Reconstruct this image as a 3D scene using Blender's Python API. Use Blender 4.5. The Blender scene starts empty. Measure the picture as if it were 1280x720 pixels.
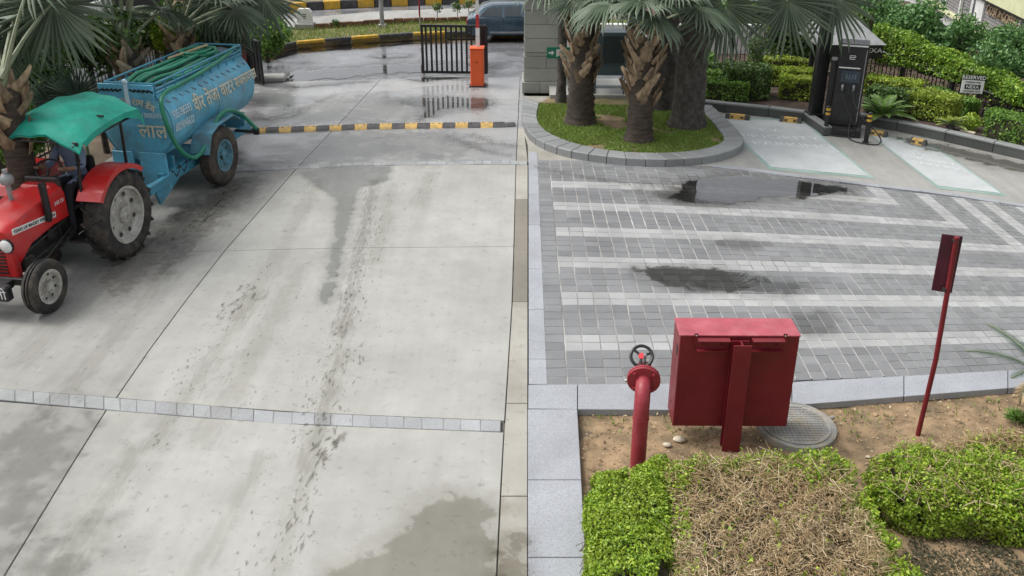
import bpy, bmesh, math, random
import numpy as np
from mathutils import Vector, Matrix
random.seed(7); rng = np.random.default_rng(7)
S = bpy.context.scene; C = S.collection
rad = math.radians; pi = math.pi

# ---------------------------------------------------------------- camera, sky, sun, exposure
CAM_H, FPX, PITCH, YAW = 5.3613, 1099.08, 0.41, 0.0189     # camera fitted to image coordinates (picture 1280 wide)
ROW0, BACK = 290.152, -.34072                              # optical centre row (shifted lens) and set-back
cd = bpy.data.cameras.new('camera'); cam = bpy.data.objects.new('camera', cd); C.objects.link(cam)
CAM = Vector((-math.sin(YAW)*BACK, math.cos(YAW)*BACK, CAM_H)); cam.location = CAM; cam.rotation_euler = (pi/2 - PITCH, 0, YAW)
cd.sensor_width = 36; cd.lens = 36*FPX/1280; cd.clip_end = 2000; cd.clip_start = .1; cd.shift_y = (ROW0-360)/1280
S.camera = cam
SUN_EL, SUN_AZ = rad(56), rad(-80)                          # sun direction (azimuth clockwise from +Y)
w = bpy.data.worlds.new('World'); S.world = w; w.use_nodes = True
nt = w.node_tree; nt.nodes.clear()
o_ = nt.nodes.new('ShaderNodeOutputWorld'); b_ = nt.nodes.new('ShaderNodeBackground')
s_ = nt.nodes.new('ShaderNodeTexSky'); s_.sky_type = 'NISHITA'; s_.sun_disc = False
s_.sun_elevation = SUN_EL; s_.sun_rotation = SUN_AZ; s_.air_density = 1.0; s_.dust_density = 5.0; s_.ozone_density = 1.0
h_ = nt.nodes.new('ShaderNodeHueSaturation'); h_.inputs['Saturation'].default_value = .22
nt.links.new(s_.outputs[0], h_.inputs['Color']); nt.links.new(h_.outputs[0], b_.inputs['Color'])
b_.inputs['Strength'].default_value = .15
nt.links.new(b_.outputs[0], o_.inputs['Surface'])
sl = bpy.data.lights.new('sun', 'SUN'); sl.energy = .9; sl.angle = rad(20); sl.color = (1, .97, .92)
so = bpy.data.objects.new('sun', sl); C.objects.link(so)
sd = Vector((math.sin(SUN_AZ)*math.cos(SUN_EL), math.cos(SUN_AZ)*math.cos(SUN_EL), math.sin(SUN_EL)))
so.rotation_euler = sd.to_track_quat('Z', 'Y').to_euler(); so.location = (0, 0, 30)
vs_ = S.view_settings; vs_.view_transform = 'Standard'; vs_.look = 'None'; vs_.gamma = 1; vs_.exposure = .64
vs_.use_curve_mapping = False
S.cycles.max_bounces = 6; S.cycles.transparent_max_bounces = 12; S.cycles.use_denoising = True

# ---------------------------------------------------------------- helpers
_cp, _sp = math.cos(PITCH), math.sin(PITCH)
_Z = Matrix.Rotation(YAW, 3, 'Z')
_R, _U, _F = _Z @ Vector((1, 0, 0)), _Z @ Vector((0, _sp, _cp)), _Z @ Vector((0, _cp, -_sp))
def G(x, y, z=0.0):
    """image pixel -> site metres, cast through the camera onto the level z"""
    x, y, z = float(x), float(y), float(z)
    d = _R*((x-640)/FPX) - _U*((y-ROW0)/FPX) + _F
    return CAM + d*((z-CAM_H)/d.z)
def V3(*a): return Vector(a)

def mesh_obj(name, me, mat=None, parent=None):
    o = bpy.data.objects.new(name, me); C.objects.link(o)
    if mat is not None:
        for m in (mat if isinstance(mat, (list, tuple)) else [mat]): me.materials.append(m)
    if parent is not None: o.parent = parent
    return o
def empty(name, loc=(0, 0, 0), rz=0.0):
    o = bpy.data.objects.new(name, None); C.objects.link(o); o.location = loc; o.rotation_euler = (0, 0, rz)
    o.empty_display_size = .2
    return o
def tag(o, label=None, cat=None, group=None, kind=None):
    if label: o['label'] = label
    if cat: o['category'] = cat
    if group: o['group'] = group
    if kind: o['kind'] = kind
    return o
def copy_tree(o, parent=None):
    c = o.copy(); C.objects.link(c)
    if parent is not None: c.parent = parent
    for ch in list(o.children): copy_tree(ch, c)
    return c

class MB:
    def __init__(s): s.v = []; s.f = []; s.mi = []; s.m = 0
    def add(s, vs, fs):
        n = len(s.v); s.v += [tuple(p) for p in vs]; s.f += [tuple(i+n for i in f) for f in fs]; s.mi += [s.m]*len(fs); return s
    def box(s, c, d, rot=None):
        x, y, z = d[0]/2, d[1]/2, d[2]/2
        vs = [Vector((a*x, b*y, e*z)) for a in (-1, 1) for b in (-1, 1) for e in (-1, 1)]
        if rot is not None: vs = [rot @ p for p in vs]
        c = Vector(c); vs = [p+c for p in vs]
        return s.add(vs, [(0,1,3,2),(4,6,7,5),(0,4,5,1),(2,3,7,6),(0,2,6,4),(1,5,7,3)])
    def hexa(s, bot, top):
        return s.add(list(bot)+list(top), [(3,2,1,0),(4,5,6,7),(0,1,5,4),(1,2,6,5),(2,3,7,6),(3,0,4,7)])
    def prism(s, poly, z0, z1):
        n = len(poly); vs = [(p[0], p[1], z0) for p in poly]+[(p[0], p[1], z1) for p in poly]
        return s.add(vs, [tuple(range(n-1, -1, -1)), tuple(range(n, 2*n))]+[(i, (i+1) % n, n+(i+1) % n, n+i) for i in range(n)])
    def extr(s, poly, ax, a0, a1):
        """polygon (u,v) extruded along axis ax ('x': u=y,v=z ; 'y': u=x,v=z)"""
        n = len(poly)
        mk = (lambda u, v, a: (a, u, v)) if ax == 'x' else (lambda u, v, a: (u, a, v))
        vs = [mk(u, v, a0) for u, v in poly]+[mk(u, v, a1) for u, v in poly]
        return s.add(vs, [tuple(range(n)), tuple(range(2*n-1, n-1, -1))]+[(i, n+i, n+(i+1) % n, (i+1) % n) for i in range(n)])
    def tube(s, pts, r, n=8, caps=True):
        pts = [Vector(p) for p in pts]; rs = r if isinstance(r, (list, tuple)) else [r]*len(pts)
        rings = []; up = None
        for i, p in enumerate(pts):
            t = (pts[min(i+1, len(pts)-1)]-pts[max(i-1, 0)])
            t = t.normalized() if t.length > 1e-9 else Vector((0, 0, 1))
            if up is None:
                up = Vector((0, 0, 1)) if abs(t.z) < .9 else Vector((1, 0, 0))
            a = t.cross(up)
            if a.length < 1e-6: a = t.cross(Vector((1, .3, .2)))
            a.normalize(); b = a.cross(t).normalized(); up = b
            rings.append([p+(a*math.cos(2*pi*k/n)+b*math.sin(2*pi*k/n))*rs[i] for k in range(n)])
        vs = [q for rg in rings for q in rg]; fs = []
        for i in range(len(pts)-1):
            for k in range(n):
                fs.append((i*n+k, i*n+(k+1) % n, (i+1)*n+(k+1) % n, (i+1)*n+k))
        if caps: fs += [tuple(range(n-1, -1, -1)), tuple(range((len(pts)-1)*n, len(pts)*n))]
        return s.add(vs, fs)
    def lathe(s, prof, n=24, axis='z', c=(0, 0, 0)):
        """prof: list of (radius, height along axis)"""
        c = Vector(c); vs = []; fs = []
        for r, h in prof:
            for k in range(n):
                a = 2*pi*k/n; u, v = r*math.cos(a), r*math.sin(a)
                p = {'z': (u, v, h), 'x': (h, u, v), 'y': (v, h, u)}[axis]
                vs.append(Vector(p)+c)
        for i in range(len(prof)-1):
            for k in range(n):
                fs.append((i*n+k, i*n+(k+1) % n, (i+1)*n+(k+1) % n, (i+1)*n+k))
        return s.add(vs, fs)
    def sphere(s, c, r, n=14, m=9, sc=(1, 1, 1)):
        prof = [(max(r*math.sin(pi*i/m), .0005), -r*math.cos(pi*i/m)) for i in range(m+1)]
        k = len(s.v); s.lathe(prof, n)
        for i in range(k, len(s.v)):
            x, y, z = s.v[i]; s.v[i] = (x*sc[0]+c[0], y*sc[1]+c[1], z*sc[2]+c[2])
        return s
    def build(s, name, mat=None, parent=None, smooth=False, bevel=0, seg=1, angle=40):
        me = bpy.data.meshes.new(name); me.from_pydata(s.v, [], s.f)
        if any(s.mi): me.polygons.foreach_set('material_index', s.mi)
        bm = bmesh.new(); bm.from_mesh(me)
        bmesh.ops.remove_doubles(bm, verts=bm.verts, dist=1e-5)
        bmesh.ops.recalc_face_normals(bm, faces=bm.faces)
        if bevel:
            es = [e for e in bm.edges if len(e.link_faces) == 2 and e.calc_face_angle(0) > rad(30)]
            bmesh.ops.bevel(bm, geom=es, offset=bevel, segments=seg, affect='EDGES', profile=.6, clamp_overlap=True)
        if smooth:
            for f in bm.faces: f.smooth = True
            for e in bm.edges:
                if len(e.link_faces) == 2 and e.calc_face_angle(0) > rad(angle): e.smooth = False
        bm.to_mesh(me); bm.free()
        return mesh_obj(name, me, mat, parent)
def box(name, c, d, mat, parent=None, rot=None, bevel=0): return MB().box(c, d, rot).build(name, mat, parent, bevel=bevel)
def bar(name, p0, p1, r, mat, parent=None, n=8): return MB().tube([p0, p1], r, n).build(name, mat, parent, smooth=True)

def raw_mesh(name, V, F, mat=None, parent=None, smooth=False):
    """fast numpy mesh; F is (n,3) or (n,4)"""
    me = bpy.data.meshes.new(name); V = np.asarray(V, np.float32); F = np.asarray(F, np.int32); k = F.shape[1]
    me.vertices.add(len(V)); me.vertices.foreach_set('co', V.ravel())
    me.loops.add(F.size); me.loops.foreach_set('vertex_index', F.ravel())
    me.polygons.add(len(F)); me.polygons.foreach_set('loop_start', np.arange(0, F.size, k, dtype=np.int32))
    if smooth: me.polygons.foreach_set('use_smooth', np.ones(len(F), bool))
    me.update(calc_edges=True); me.validate()
    return mesh_obj(name, me, mat, parent)

# ---------------------------------------------------------------- materials
def newmat(name):
    m = bpy.data.materials.new(name); m.use_nodes = True; t = m.node_tree
    return m, t, t.nodes['Principled BSDF']
def nd(t, kind, **kw):
    n = t.nodes.new('ShaderNode'+kind)
    for k, v in kw.items():
        if k in n.inputs.keys(): n.inputs[k].default_value = v
        else: setattr(n, k, v)
    return n
def position(t, scale=(1, 1, 1)):
    g = nd(t, 'NewGeometry'); mp = nd(t, 'Mapping'); mp.inputs['Scale'].default_value = scale
    t.links.new(g.outputs['Position'], mp.inputs['Vector']); return mp.outputs[0]
def noise(t, scale, detail=4, rough=.55, vec=None, stretch=(1, 1, 1)):
    n = nd(t, 'TexNoise'); n.inputs['Scale'].default_value = scale; n.inputs['Detail'].default_value = detail
    n.inputs['Roughness'].default_value = rough
    t.links.new(vec if vec is not None else position(t, stretch), n.inputs['Vector']); return n.outputs['Fac']
def ramp(t, fac, stops):
    r = nd(t, 'ValToRGB'); e = r.color_ramp.elements
    while len(e) < len(stops): e.new(.5)
    for i, (p, c) in enumerate(stops):
        e[i].position = p; e[i].color = (c, c, c, 1) if not isinstance(c, (tuple, list)) else (*c[:3], 1)
    t.links.new(fac, r.inputs[0]); return r.outputs[0]
def mixc(t, a, b, fac, mode='MIX'):
    m = nd(t, 'Mix', data_type='RGBA', blend_type=mode)
    for i, v in ((6, a), (7, b)):
        if isinstance(v, (tuple, list)): m.inputs[i].default_value = (*v[:3], 1)
        else: t.links.new(v, m.inputs[i])
    if isinstance(fac, (int, float)): m.inputs[0].default_value = fac
    else: t.links.new(fac, m.inputs[0])
    return m.outputs[2]
def math_(t, op, a, b=0.0, clamp=False):
    m = nd(t, 'Math', operation=op); m.use_clamp = clamp
    for i, v in enumerate((a, b)):
        if isinstance(v, (int, float)): m.inputs[i].default_value = v
        else: t.links.new(v, m.inputs[i])
    return m.outputs[0]
def bumpn(t, bs, h, strength=.3, dist=.01):
    b = nd(t, 'Bump'); b.inputs['Strength'].default_value = strength; b.inputs['Distance'].default_value = dist
    t.links.new(h, b.inputs['Height']); t.links.new(b.outputs[0], bs.inputs['Normal'])
def mat(name, c, r=.6, metal=0.0, var=.15, sc=3.0, bump=0.0, bsc=40.0, island=0.0, spec=.5, coat=0.0, dirt=None, dsc=1.5, damt=.6, stretch=(1, 1, 1), rvar=.1):
    m, t, b = newmat(name)
    f = noise(t, sc, 5, .6, stretch=stretch)
    lo = tuple(max(0, k*(1-var*1.6)) for k in c); hi = tuple(min(1, k*(1+var*1.2)) for k in c)
    col = ramp(t, f, [(.3, lo), (.7, hi)])
    if dirt:
        df = ramp(t, noise(t, dsc, 7, .7), [(.45, 0.0), (.72, damt)])
        col = mixc(t, col, dirt, df)
    if island:
        g = nd(t, 'NewGeometry'); k = math_(t, 'MULTIPLY_ADD', g.outputs['Random Per Island'], 2*island)
        t.nodes[-1].inputs[2].default_value = 1-island
        cmb = nd(t, 'CombineColor'); 
        for i in range(3): t.links.new(k, cmb.inputs[i])
        col = mixc(t, col, cmb.outputs[0], 1.0, 'MULTIPLY')
    t.links.new(col, b.inputs['Base Color'])
    rr = ramp(t, noise(t, sc*2.3, 4), [(.3, max(.03, r-rvar)), (.7, min(1, r+rvar))]); t.links.new(rr, b.inputs['Roughness'])
    b.inputs['Metallic'].default_value = metal; b.inputs['Specular IOR Level'].default_value = spec; b.inputs['Coat Weight'].default_value = coat
    b.inputs['Coat Roughness'].default_value = .12
    if bump: bumpn(t, b, noise(t, bsc, 6, .65), bump)
    return m
def leafmat(name, dark, mid, light, r=.45, trans=.25, patch=None, psc=1.2):
    m, t, b = newmat(name); g = nd(t, 'NewGeometry')
    col = ramp(t, g.outputs['Random Per Island'], [(0, dark), (.45, mid), (1, light)])
    f = ramp(t, noise(t, psc, 3), [(.35, 0.0), (.65, 1.0)])
    col = mixc(t, col, patch if patch else tuple(k*.6 for k in mid), math_(t, 'MULTIPLY', f, .45))
    t.links.new(col, b.inputs['Base Color']); b.inputs['Roughness'].default_value = r
    tr = nd(t, 'BsdfTranslucent'); t.links.new(col, tr.inputs[0])
    mx = nd(t, 'MixShader'); mx.inputs[0].default_value = trans
    t.links.new(b.outputs[0], mx.inputs[1]); t.links.new(tr.outputs[0], mx.inputs[2])
    t.links.new(mx.outputs[0], t.nodes['Material Output'].inputs[0])
    return m
def concrete(name, lo, hi, r0=.5, r1=.8, streak=.25, tint=None, wet=0.0):
    m, t, b = newmat(name)
    f = noise(t, .55, 7, .62); col = ramp(t, f, [(.28, lo), (.7, hi)])
    st = ramp(t, noise(t, 1.0, 5, .6, stretch=(5, .35, 1)), [(.35, 0.0), (.75, 1.0)])
    col = mixc(t, col, tuple(k*.72 for k in lo), math_(t, 'MULTIPLY', st, streak))
    sp = ramp(t, noise(t, 9, 6, .7), [(.33, 1.0), (.42, 0.0)])
    col = mixc(t, col, tuple(k*.62 for k in lo), math_(t, 'MULTIPLY', sp, .55))
    md = ramp(t, noise(t, 2.6, 6, .65), [(.3, .91), (.68, 1.04)]); col = mixc(t, col, md, 1.0, 'MULTIPLY')
    gr = ramp(t, noise(t, 130, 3, .7), [(.25, .86), (.75, 1.1)])
    col = mixc(t, col, gr, 1.0, 'MULTIPLY')
    if tint:
        tf = ramp(t, noise(t, .8, 5, .65), [(.5, 0.0), (.68, .7)]); col = mixc(t, col, tint, tf)
    oi = nd(t, 'ObjectInfo'); cm = nd(t, 'CombineColor'); k = math_(t, 'MULTIPLY_ADD', oi.outputs['Random'], .12); t.nodes[-1].inputs[2].default_value = .94
    for i in range(3): t.links.new(k, cm.inputs[i])
    col = mixc(t, col, cm.outputs[0], 1.0, 'MULTIPLY')
    rr = ramp(t, noise(t, .9, 5, .6, stretch=(1, .6, 1)), [(.35, r0), (.65, r1)])
    if wet:
        wf = ramp(t, noise(t, .75, 6, .62, stretch=(.8, 1.3, 1)), [(.45, 0.0), (.56, 1.0)])
        col = mixc(t, col, mixc(t, col, (.74, .745, .76), 1.0, 'MULTIPLY'), math_(t, 'MULTIPLY', wf, wet))
        rr = mixc(t, rr, (.10, .10, .10), math_(t, 'MULTIPLY', wf, wet))
        b.inputs['Specular IOR Level'].default_value = .5
    t.links.new(col, b.inputs['Base Color']); t.links.new(rr, b.inputs['Roughness'])
    bumpn(t, b, noise(t, 70, 6, .7), .12, .004)
    return m
def film(name, tint, gloss=1.0, rough=.02, amp=.9, nsc=3.0, hard=.08, stretch=(1, 1, 1), ior=1.33):
    """thin water film: tinted where it lies, mirror-like by Fresnel; ragged rim from the 'edge' attribute"""
    m, t, b = newmat(name); t.nodes.remove(b)
    at = nd(t, 'Attribute', attribute_name='edge')
    f = math_(t, 'ADD', at.outputs['Fac'], math_(t, 'MULTIPLY', math_(t, 'SUBTRACT', noise(t, nsc, 6, .6, stretch=stretch), .5), amp))
    fac = ramp(t, f, [(.5-hard, 0.0), (.5+hard, 1.0)])
    hal = ramp(t, f, [(.12, 0.0), (.5, 1.0)]); tr = nd(t, 'BsdfTransparent'); t.links.new(mixc(t, (1, 1, 1), tuple(k**.45 for k in tint), hal), tr.inputs[0]); tr2 = nd(t, 'BsdfTransparent'); tr2.inputs[0].default_value = (*tint, 1)
    gl = nd(t, 'BsdfGlossy'); gl.inputs['Roughness'].default_value = rough; gl.inputs[0].default_value = (1, 1, 1, 1)
    fr = nd(t, 'Fresnel'); fr.inputs[0].default_value = ior
    m1 = nd(t, 'MixShader'); t.links.new(math_(t, 'MULTIPLY', fr.outputs[0], gloss), m1.inputs[0])
    t.links.new(tr2.outputs[0], m1.inputs[1]); t.links.new(gl.outputs[0], m1.inputs[2])
    m2 = nd(t, 'MixShader'); t.links.new(fac, m2.inputs[0]); t.links.new(tr.outputs[0], m2.inputs[1]); t.links.new(m1.outputs[0], m2.inputs[2])
    t.links.new(m2.outputs[0], t.nodes['Material Output'].inputs[0])
    return m

K = {}
K['conc'] = concrete('concrete', (.29, .288, .263), (.395, .393, .365))
K['conc_d'] = concrete('concrete_grey', (.255, .252, .233), (.375, .372, .346), streak=.45)
K['conc_w'] = concrete('concrete_wet', (.27, .27, .265), (.37, .37, .362), .2, .5, wet=.9)
K['conc_m'] = concrete('concrete_margin', (.28, .268, .235), (.40, .385, .34), tint=(.20, .178, .14))
K['conc_soil'] = concrete('margin_dirt', (.16, .145, .12), (.25, .225, .185), .5, .8)
K['joint'] = mat('joint_dirt', (.10, .095, .085), .9, var=.3)
K['granite'] = mat('granite', (.47, .49, .52), .55, var=.06, sc=1.2, bump=.1, bsc=200)
def granite(name, c, spk=.5, isl=.08):
    m, t, b = newmat(name)
    a = ramp(t, noise(t, 60, 3, .8), [(.3, tuple(k*(1-spk) for k in c)), (.55, c), (.75, tuple(min(1, k*(1+spk*.4)) for k in c))])
    l = ramp(t, noise(t, 1.3, 5, .6), [(.3, .80), (.7, 1.08)]); a = mixc(t, a, l, 1.0, 'MULTIPLY')
    g = nd(t, 'NewGeometry'); oi = nd(t, 'ObjectInfo')
    rnd = math_(t, 'FRACT', math_(t, 'ADD', g.outputs['Random Per Island'], oi.outputs['Random']))
    k = math_(t, 'MULTIPLY_ADD', rnd, 2*isl); t.nodes[-1].inputs[2].default_value = 1-isl
    cm = nd(t, 'CombineColor')
    for i in range(3): t.links.new(k, cm.inputs[i])
    a = mixc(t, a, cm.outputs[0], 1.0, 'MULTIPLY')
    t.links.new(a, b.inputs['Base Color'])
    t.links.new(ramp(t, noise(t, 1.1, 4), [(.35, .38), (.65, .7)]), b.inputs['Roughness'])
    bumpn(t, b, noise(t, 90, 5, .7), .2, .004); return m
K['granite'] = granite('granite_slab', (.33, .345, .37), .3, .06)
K['paver'] = granite('paver_grey', (.20, .205, .208), .22, .13)
K['paver_w'] = granite('paver_white', (.345, .35, .346), .2, .11)
K['setts'] = granite('sett_white', (.34, .35, .355), .3, .10)
K['kerb'] = granite('kerb_granite', (.25, .26, .258), .3, .15)
K['pjoint'] = mat('paver_joint', (.36, .35, .335), .9, var=.55, sc=.45)
K['asphalt'] = concrete('asphalt_wet', (.16, .163, .17), (.25, .255, .265), .12, .5, wet=.8)
K['earth'] = mat('earth_ground', (.16, .125, .085), .95, var=.3, sc=2, bump=.5, bsc=14)
K['soil'] = mat('bed_soil', (.27, .185, .105), .95, var=.32, sc=6, bump=1.0, bsc=26, dirt=(.14, .115, .065), dsc=3.2, damt=.75)
K['lawn'] = mat('lawn_soil', (.20, .145, .08), .95, var=.3, sc=3, bump=.5, bsc=30, dirt=(.13, .165, .04), dsc=1.4, damt=.9)
K['grass'] = leafmat('grass_blade', (0.100, 0.184, 0.025), (0.184, 0.316, 0.049), (0.367, 0.483, 0.117), trans=.3, patch=(.19, .19, .06))
K['red'] = mat('red_enamel', (.155, .007, .014), .5, var=.14, sc=3, coat=.05, dirt=(.15, .022, .02), dsc=22, damt=.35, bump=.03, bsc=10)
K['red_f'] = mat('faded_red', (.26, .022, .034), .5, var=.1, sc=4, dirt=(.36, .09, .085), dsc=24, damt=.4, bump=.04, bsc=60)
K['lid'] = mat('lit_red_lid', (.36, .07, .09), .5, var=.12, sc=5, dirt=(.46, .2, .2), dsc=7, damt=.4)  # paler red for the cabinet top: light from above put into the colour
K['tred'] = mat('tractor_red', (.52, .014, .016), .36, var=.1, sc=3, coat=.15, dirt=(.30, .07, .055), dsc=5, damt=.45)
K['blue'] = mat('tank_blue', (.13, .47, .66), .45, var=.16, sc=1.8, dirt=(.14, .20, .22), dsc=3.2, damt=.75, coat=.08, bump=.05, bsc=9)
K['blue_d'] = mat('chassis_blue', (.07, .32, .46), .55, var=.25, sc=4, dirt=(.07, .07, .06), dsc=4, damt=.8)
K['blue_g'] = mat('tank_grime', (.16, .17, .17), .6, var=.3, sc=3, dirt=(.05, .2, .32), dsc=2, damt=.6)
K['hose'] = mat('green_hose', (.012, .21, .12), .38, var=.15, sc=5, dirt=(.12, .22, .16), dsc=6, damt=.4)
K['tarp'] = mat('green_tarp', (.006, .33, .235), .75, var=.14, sc=5, bump=.5, bsc=9, dirt=(.06, .27, .21), dsc=4, damt=.6)
K['black'] = mat('black_paint', (.012, .012, .013), .4, var=.2, sc=6, rvar=.12)
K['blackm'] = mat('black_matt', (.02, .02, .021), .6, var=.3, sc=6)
K['engine'] = mat('engine_black', (.022, .021, .02), .5, var=.5, sc=14, dirt=(.07, .06, .05), dsc=9, damt=.6)
K['rubber'] = mat('tyre_rubber', (.022, .021, .02), .75, var=.3, sc=7, dirt=(.13, .105, .075), dsc=3.5, damt=.75, bump=.2, bsc=60)
K['rubber_d'] = mat('tyre_dusty', (.05, .042, .035), .85, var=.25, sc=7, dirt=(.19, .15, .11), dsc=4, damt=.6, bump=.2, bsc=60)
K['rim'] = mat('rim_silver', (.46, .45, .41), .6, metal=.1, var=.18, sc=8, dirt=(.17, .145, .105), dsc=9, damt=.85)
K['rimb'] = mat('rim_blue', (.10, .28, .36), .5, var=.2, sc=8, dirt=(.16, .13, .10), dsc=6, damt=.7)
K['steel'] = mat('grey_steel', (.36, .37, .38), .4, metal=.7, var=.15, sc=6)
K['galv'] = mat('galvanised', (.32, .33, .33), .55, metal=.3, var=.2, sc=5)
K['white'] = mat('white_paint', (.72, .72, .70), .5, var=.08, sc=6, dirt=(.45, .44, .42), dsc=5, damt=.4)
K['cream'] = mat('cream_letter', (.66, .60, .44), .6, var=.15, sc=14, dirt=(.20, .40, .50), dsc=16, damt=.55)
K['bluew'] = mat('paleblue_letter', (.50, .66, .74), .55, var=.1, sc=9)
K['yellow'] = mat('yellow_paint', (.62, .36, .02), .55, var=.15, sc=7, dirt=(.28, .20, .09), dsc=4, damt=.6, bump=.1, bsc=30)
K['yellow_f'] = mat('faded_yellow', (.56, .35, .08), .6, var=.2, sc=9, dirt=(.22, .18, .11), dsc=7, damt=.7, bump=.1, bsc=30)
K['kblack'] = mat('kerb_black', (.045, .043, .045), .6, var=.3, sc=7, dirt=(.14, .13, .12), dsc=5, damt=.6)
K['orange'] = mat('orange_enamel', (.72, .105, .02), .42, var=.06, sc=3)
K['stone'] = granite('clad_stone', (.33, .335, .30), .18, .16)
K['teal'] = mat('cabinet_slate', (.075, .11, .13), .45, var=.12, sc=4)
K['teal_d'] = mat('cabinet_screen', (.03, .045, .05), .5, var=.15, sc=9)
K['boot'] = mat('palm_boot', (.34, .25, .155), .85, var=.3, sc=12, dirt=(.11, .08, .055), dsc=8, damt=.8, bump=.4, bsc=30, island=.4, stretch=(1, 1, .4))
K['bark'] = mat('palm_bark', (.066, .050, .037), .9, var=.4, sc=9, dirt=(.03, .025, .02), dsc=7, damt=.8, bump=.8, bsc=26, stretch=(.5, .5, 3))
K['barkd'] = mat('dark_bark', (.085, .075, .065), .9, var=.4, sc=8, dirt=(.03, .026, .022), dsc=5, damt=.8, bump=.8, bsc=24)
K['petiole'] = mat('palm_petiole', (.20, .24, .15), .6, var=.2, sc=6, dirt=(.28, .22, .13), dsc=7, damt=.5)
K['fan'] = leafmat('fan_leaf', (0.068, 0.101, 0.061), (0.128, 0.176, 0.115), (0.216, 0.270, 0.182), r=.5, trans=.2, patch=(.06, .10, .05))
K['fan_dry'] = leafmat('fan_leaf_dry', (.12, .085, .05), (.24, .18, .11), (.36, .28, .18), r=.7, trans=.15)
K['fan_d'] = leafmat('fan_leaf_dark', (0.026, 0.052, 0.033), (0.058, 0.098, 0.065), (0.117, 0.163, 0.111), r=.5, trans=.15)
K['hgreen'] = leafmat('hedge_leaf_bright', (0.086, 0.172, 0.009), (0.218, 0.380, 0.021), (0.494, 0.621, 0.069), trans=.3, patch=(.26, .32, .03), psc=3)
K['hyell'] = leafmat('hedge_leaf_lime', (0.124, 0.220, 0.016), (0.302, 0.440, 0.041), (0.578, 0.688, 0.110), trans=.3, patch=(.18, .19, .04))
K['hdark'] = leafmat('hedge_leaf_dark', (0.028, 0.070, 0.016), (0.078, 0.155, 0.031), (0.186, 0.296, 0.070), trans=.2)
K['hmid'] = leafmat('hedge_leaf_mid', (0.053, 0.131, 0.018), (0.131, 0.271, 0.035), (0.297, 0.473, 0.088), trans=.25)
K['ivy'] = leafmat('creeper_leaf', (0.062, 0.140, 0.016), (0.172, 0.328, 0.031), (0.468, 0.655, 0.078), trans=.3, patch=(.05, .09, .01), psc=2.2)
K['tree'] = leafmat('tree_leaf', (0.043, 0.119, 0.034), (0.092, 0.220, 0.059), (0.220, 0.389, 0.119), trans=.25)
K['straw'] = leafmat('dry_twig', (.26, .17, .08), (.48, .36, .20), (.66, .56, .38), r=.8, trans=.05, patch=(.40, .26, .12))
K['core'] = mat('hedge_core', (.035, .032, .016), .95, var=.4, sc=12, bump=.6, bsc=30)
K['twig'] = mat('twig_wood', (.12, .085, .05), .9, var=.3, sc=10)
K['puddle'] = film('puddle_water', (.66, .65, .63), 1.0, .015, .8, 2.2, .03, ior=2.1)
K['puddle_d'] = film('puddle_dark', (.66, .66, .645), 1.0, .02, .9, 4.5, .02, ior=1.5)
K['damp'] = film('damp_film', (.82, .82, .81), .5, .22, 1.0, 3.5, .06)
K['damp_t'] = film('damp_tongue', (.74, .745, .75), .5, .2, .9, 5.0, .04)
K['olive_m'] = film('olive_film', (.66, .66, .55), 0.0, .9, 2.6, 11.0, .10)  # olive tinted film, left unused
K['damp_b'] = film('damp_brown', (.77, .76, .73), .2, .35, 1.1, 4.5, .03)
K['damp_s'] = film('damp_marks', (.82, .81, .80), .2, .3, 1.4, 9.0, .08)
K['glass'] = mat('dark_glass', (.05, .065, .075), .08, var=.1, spec=.8)
K['skin'] = mat('skin', (.28, .155, .10), .55, var=.06)
K['shirt'] = mat('bluegrey_shirt', (.20, .25, .36), .85, var=.12, sc=5, bump=.2, bsc=20)
K['trouser'] = mat('dark_trouser', (.03, .032, .04), .9, var=.15)
K['hair'] = mat('hair', (.01, .009, .008), .6)
K['baywhite'] = mat('bay_paint', (.43, .455, .455), .6, var=.06, sc=1.2, dirt=(.31, .335, .335), dsc=2, damt=.7)
K['baygreen'] = mat('bay_border', (.22, .33, .29), .6, var=.1, sc=2, dirt=(.36, .38, .36), dsc=3, damt=.6)
K['paintw'] = mat('faded_letter', (.62, .64, .645), .6, var=.05, sc=5, dirt=(.47, .50, .495), dsc=9, damt=.8)
K['signgreen'] = mat('sign_green', (.005, .17, .10), .4, var=.06)
K['carblue'] = mat('car_blue', (.04, .075, .105), .25, metal=.35, var=.08, coat=.6)
K['tail'] = mat('tail_lamp', (.45, .03, .05), .2, var=.05)
K['lens'] = mat('lamp_lens', (.7, .7, .68), .12, var=.04, spec=.8)
K['screen'] = mat('screen_glass', (.03, .045, .06), .12, var=.2, sc=20)
K['brick'] = mat('brown_edging', (.16, .085, .05), .9, var=.35, sc=6, bump=.4, bsc=20)
K['bgrey'] = mat('building_grey', (.23, .222, .22), .8, var=.15, sc=2, stretch=(1, 1, 4))
K['bcream'] = mat('building_cream', (.58, .58, .36), .7, var=.08)
K['bwhite'] = mat('building_white', (.62, .62, .60), .7, var=.1, dirt=(.4, .4, .38), dsc=1)
K['pebble'] = mat('pale_pebble', (.5, .44, .34), .8, var=.15, sc=12)
K['iron'] = mat('cast_iron', (.27, .265, .25), .75, metal=.0, var=.2, sc=6, dirt=(.36, .31, .22), dsc=4, damt=.85, bump=.2, bsc=40)

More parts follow.
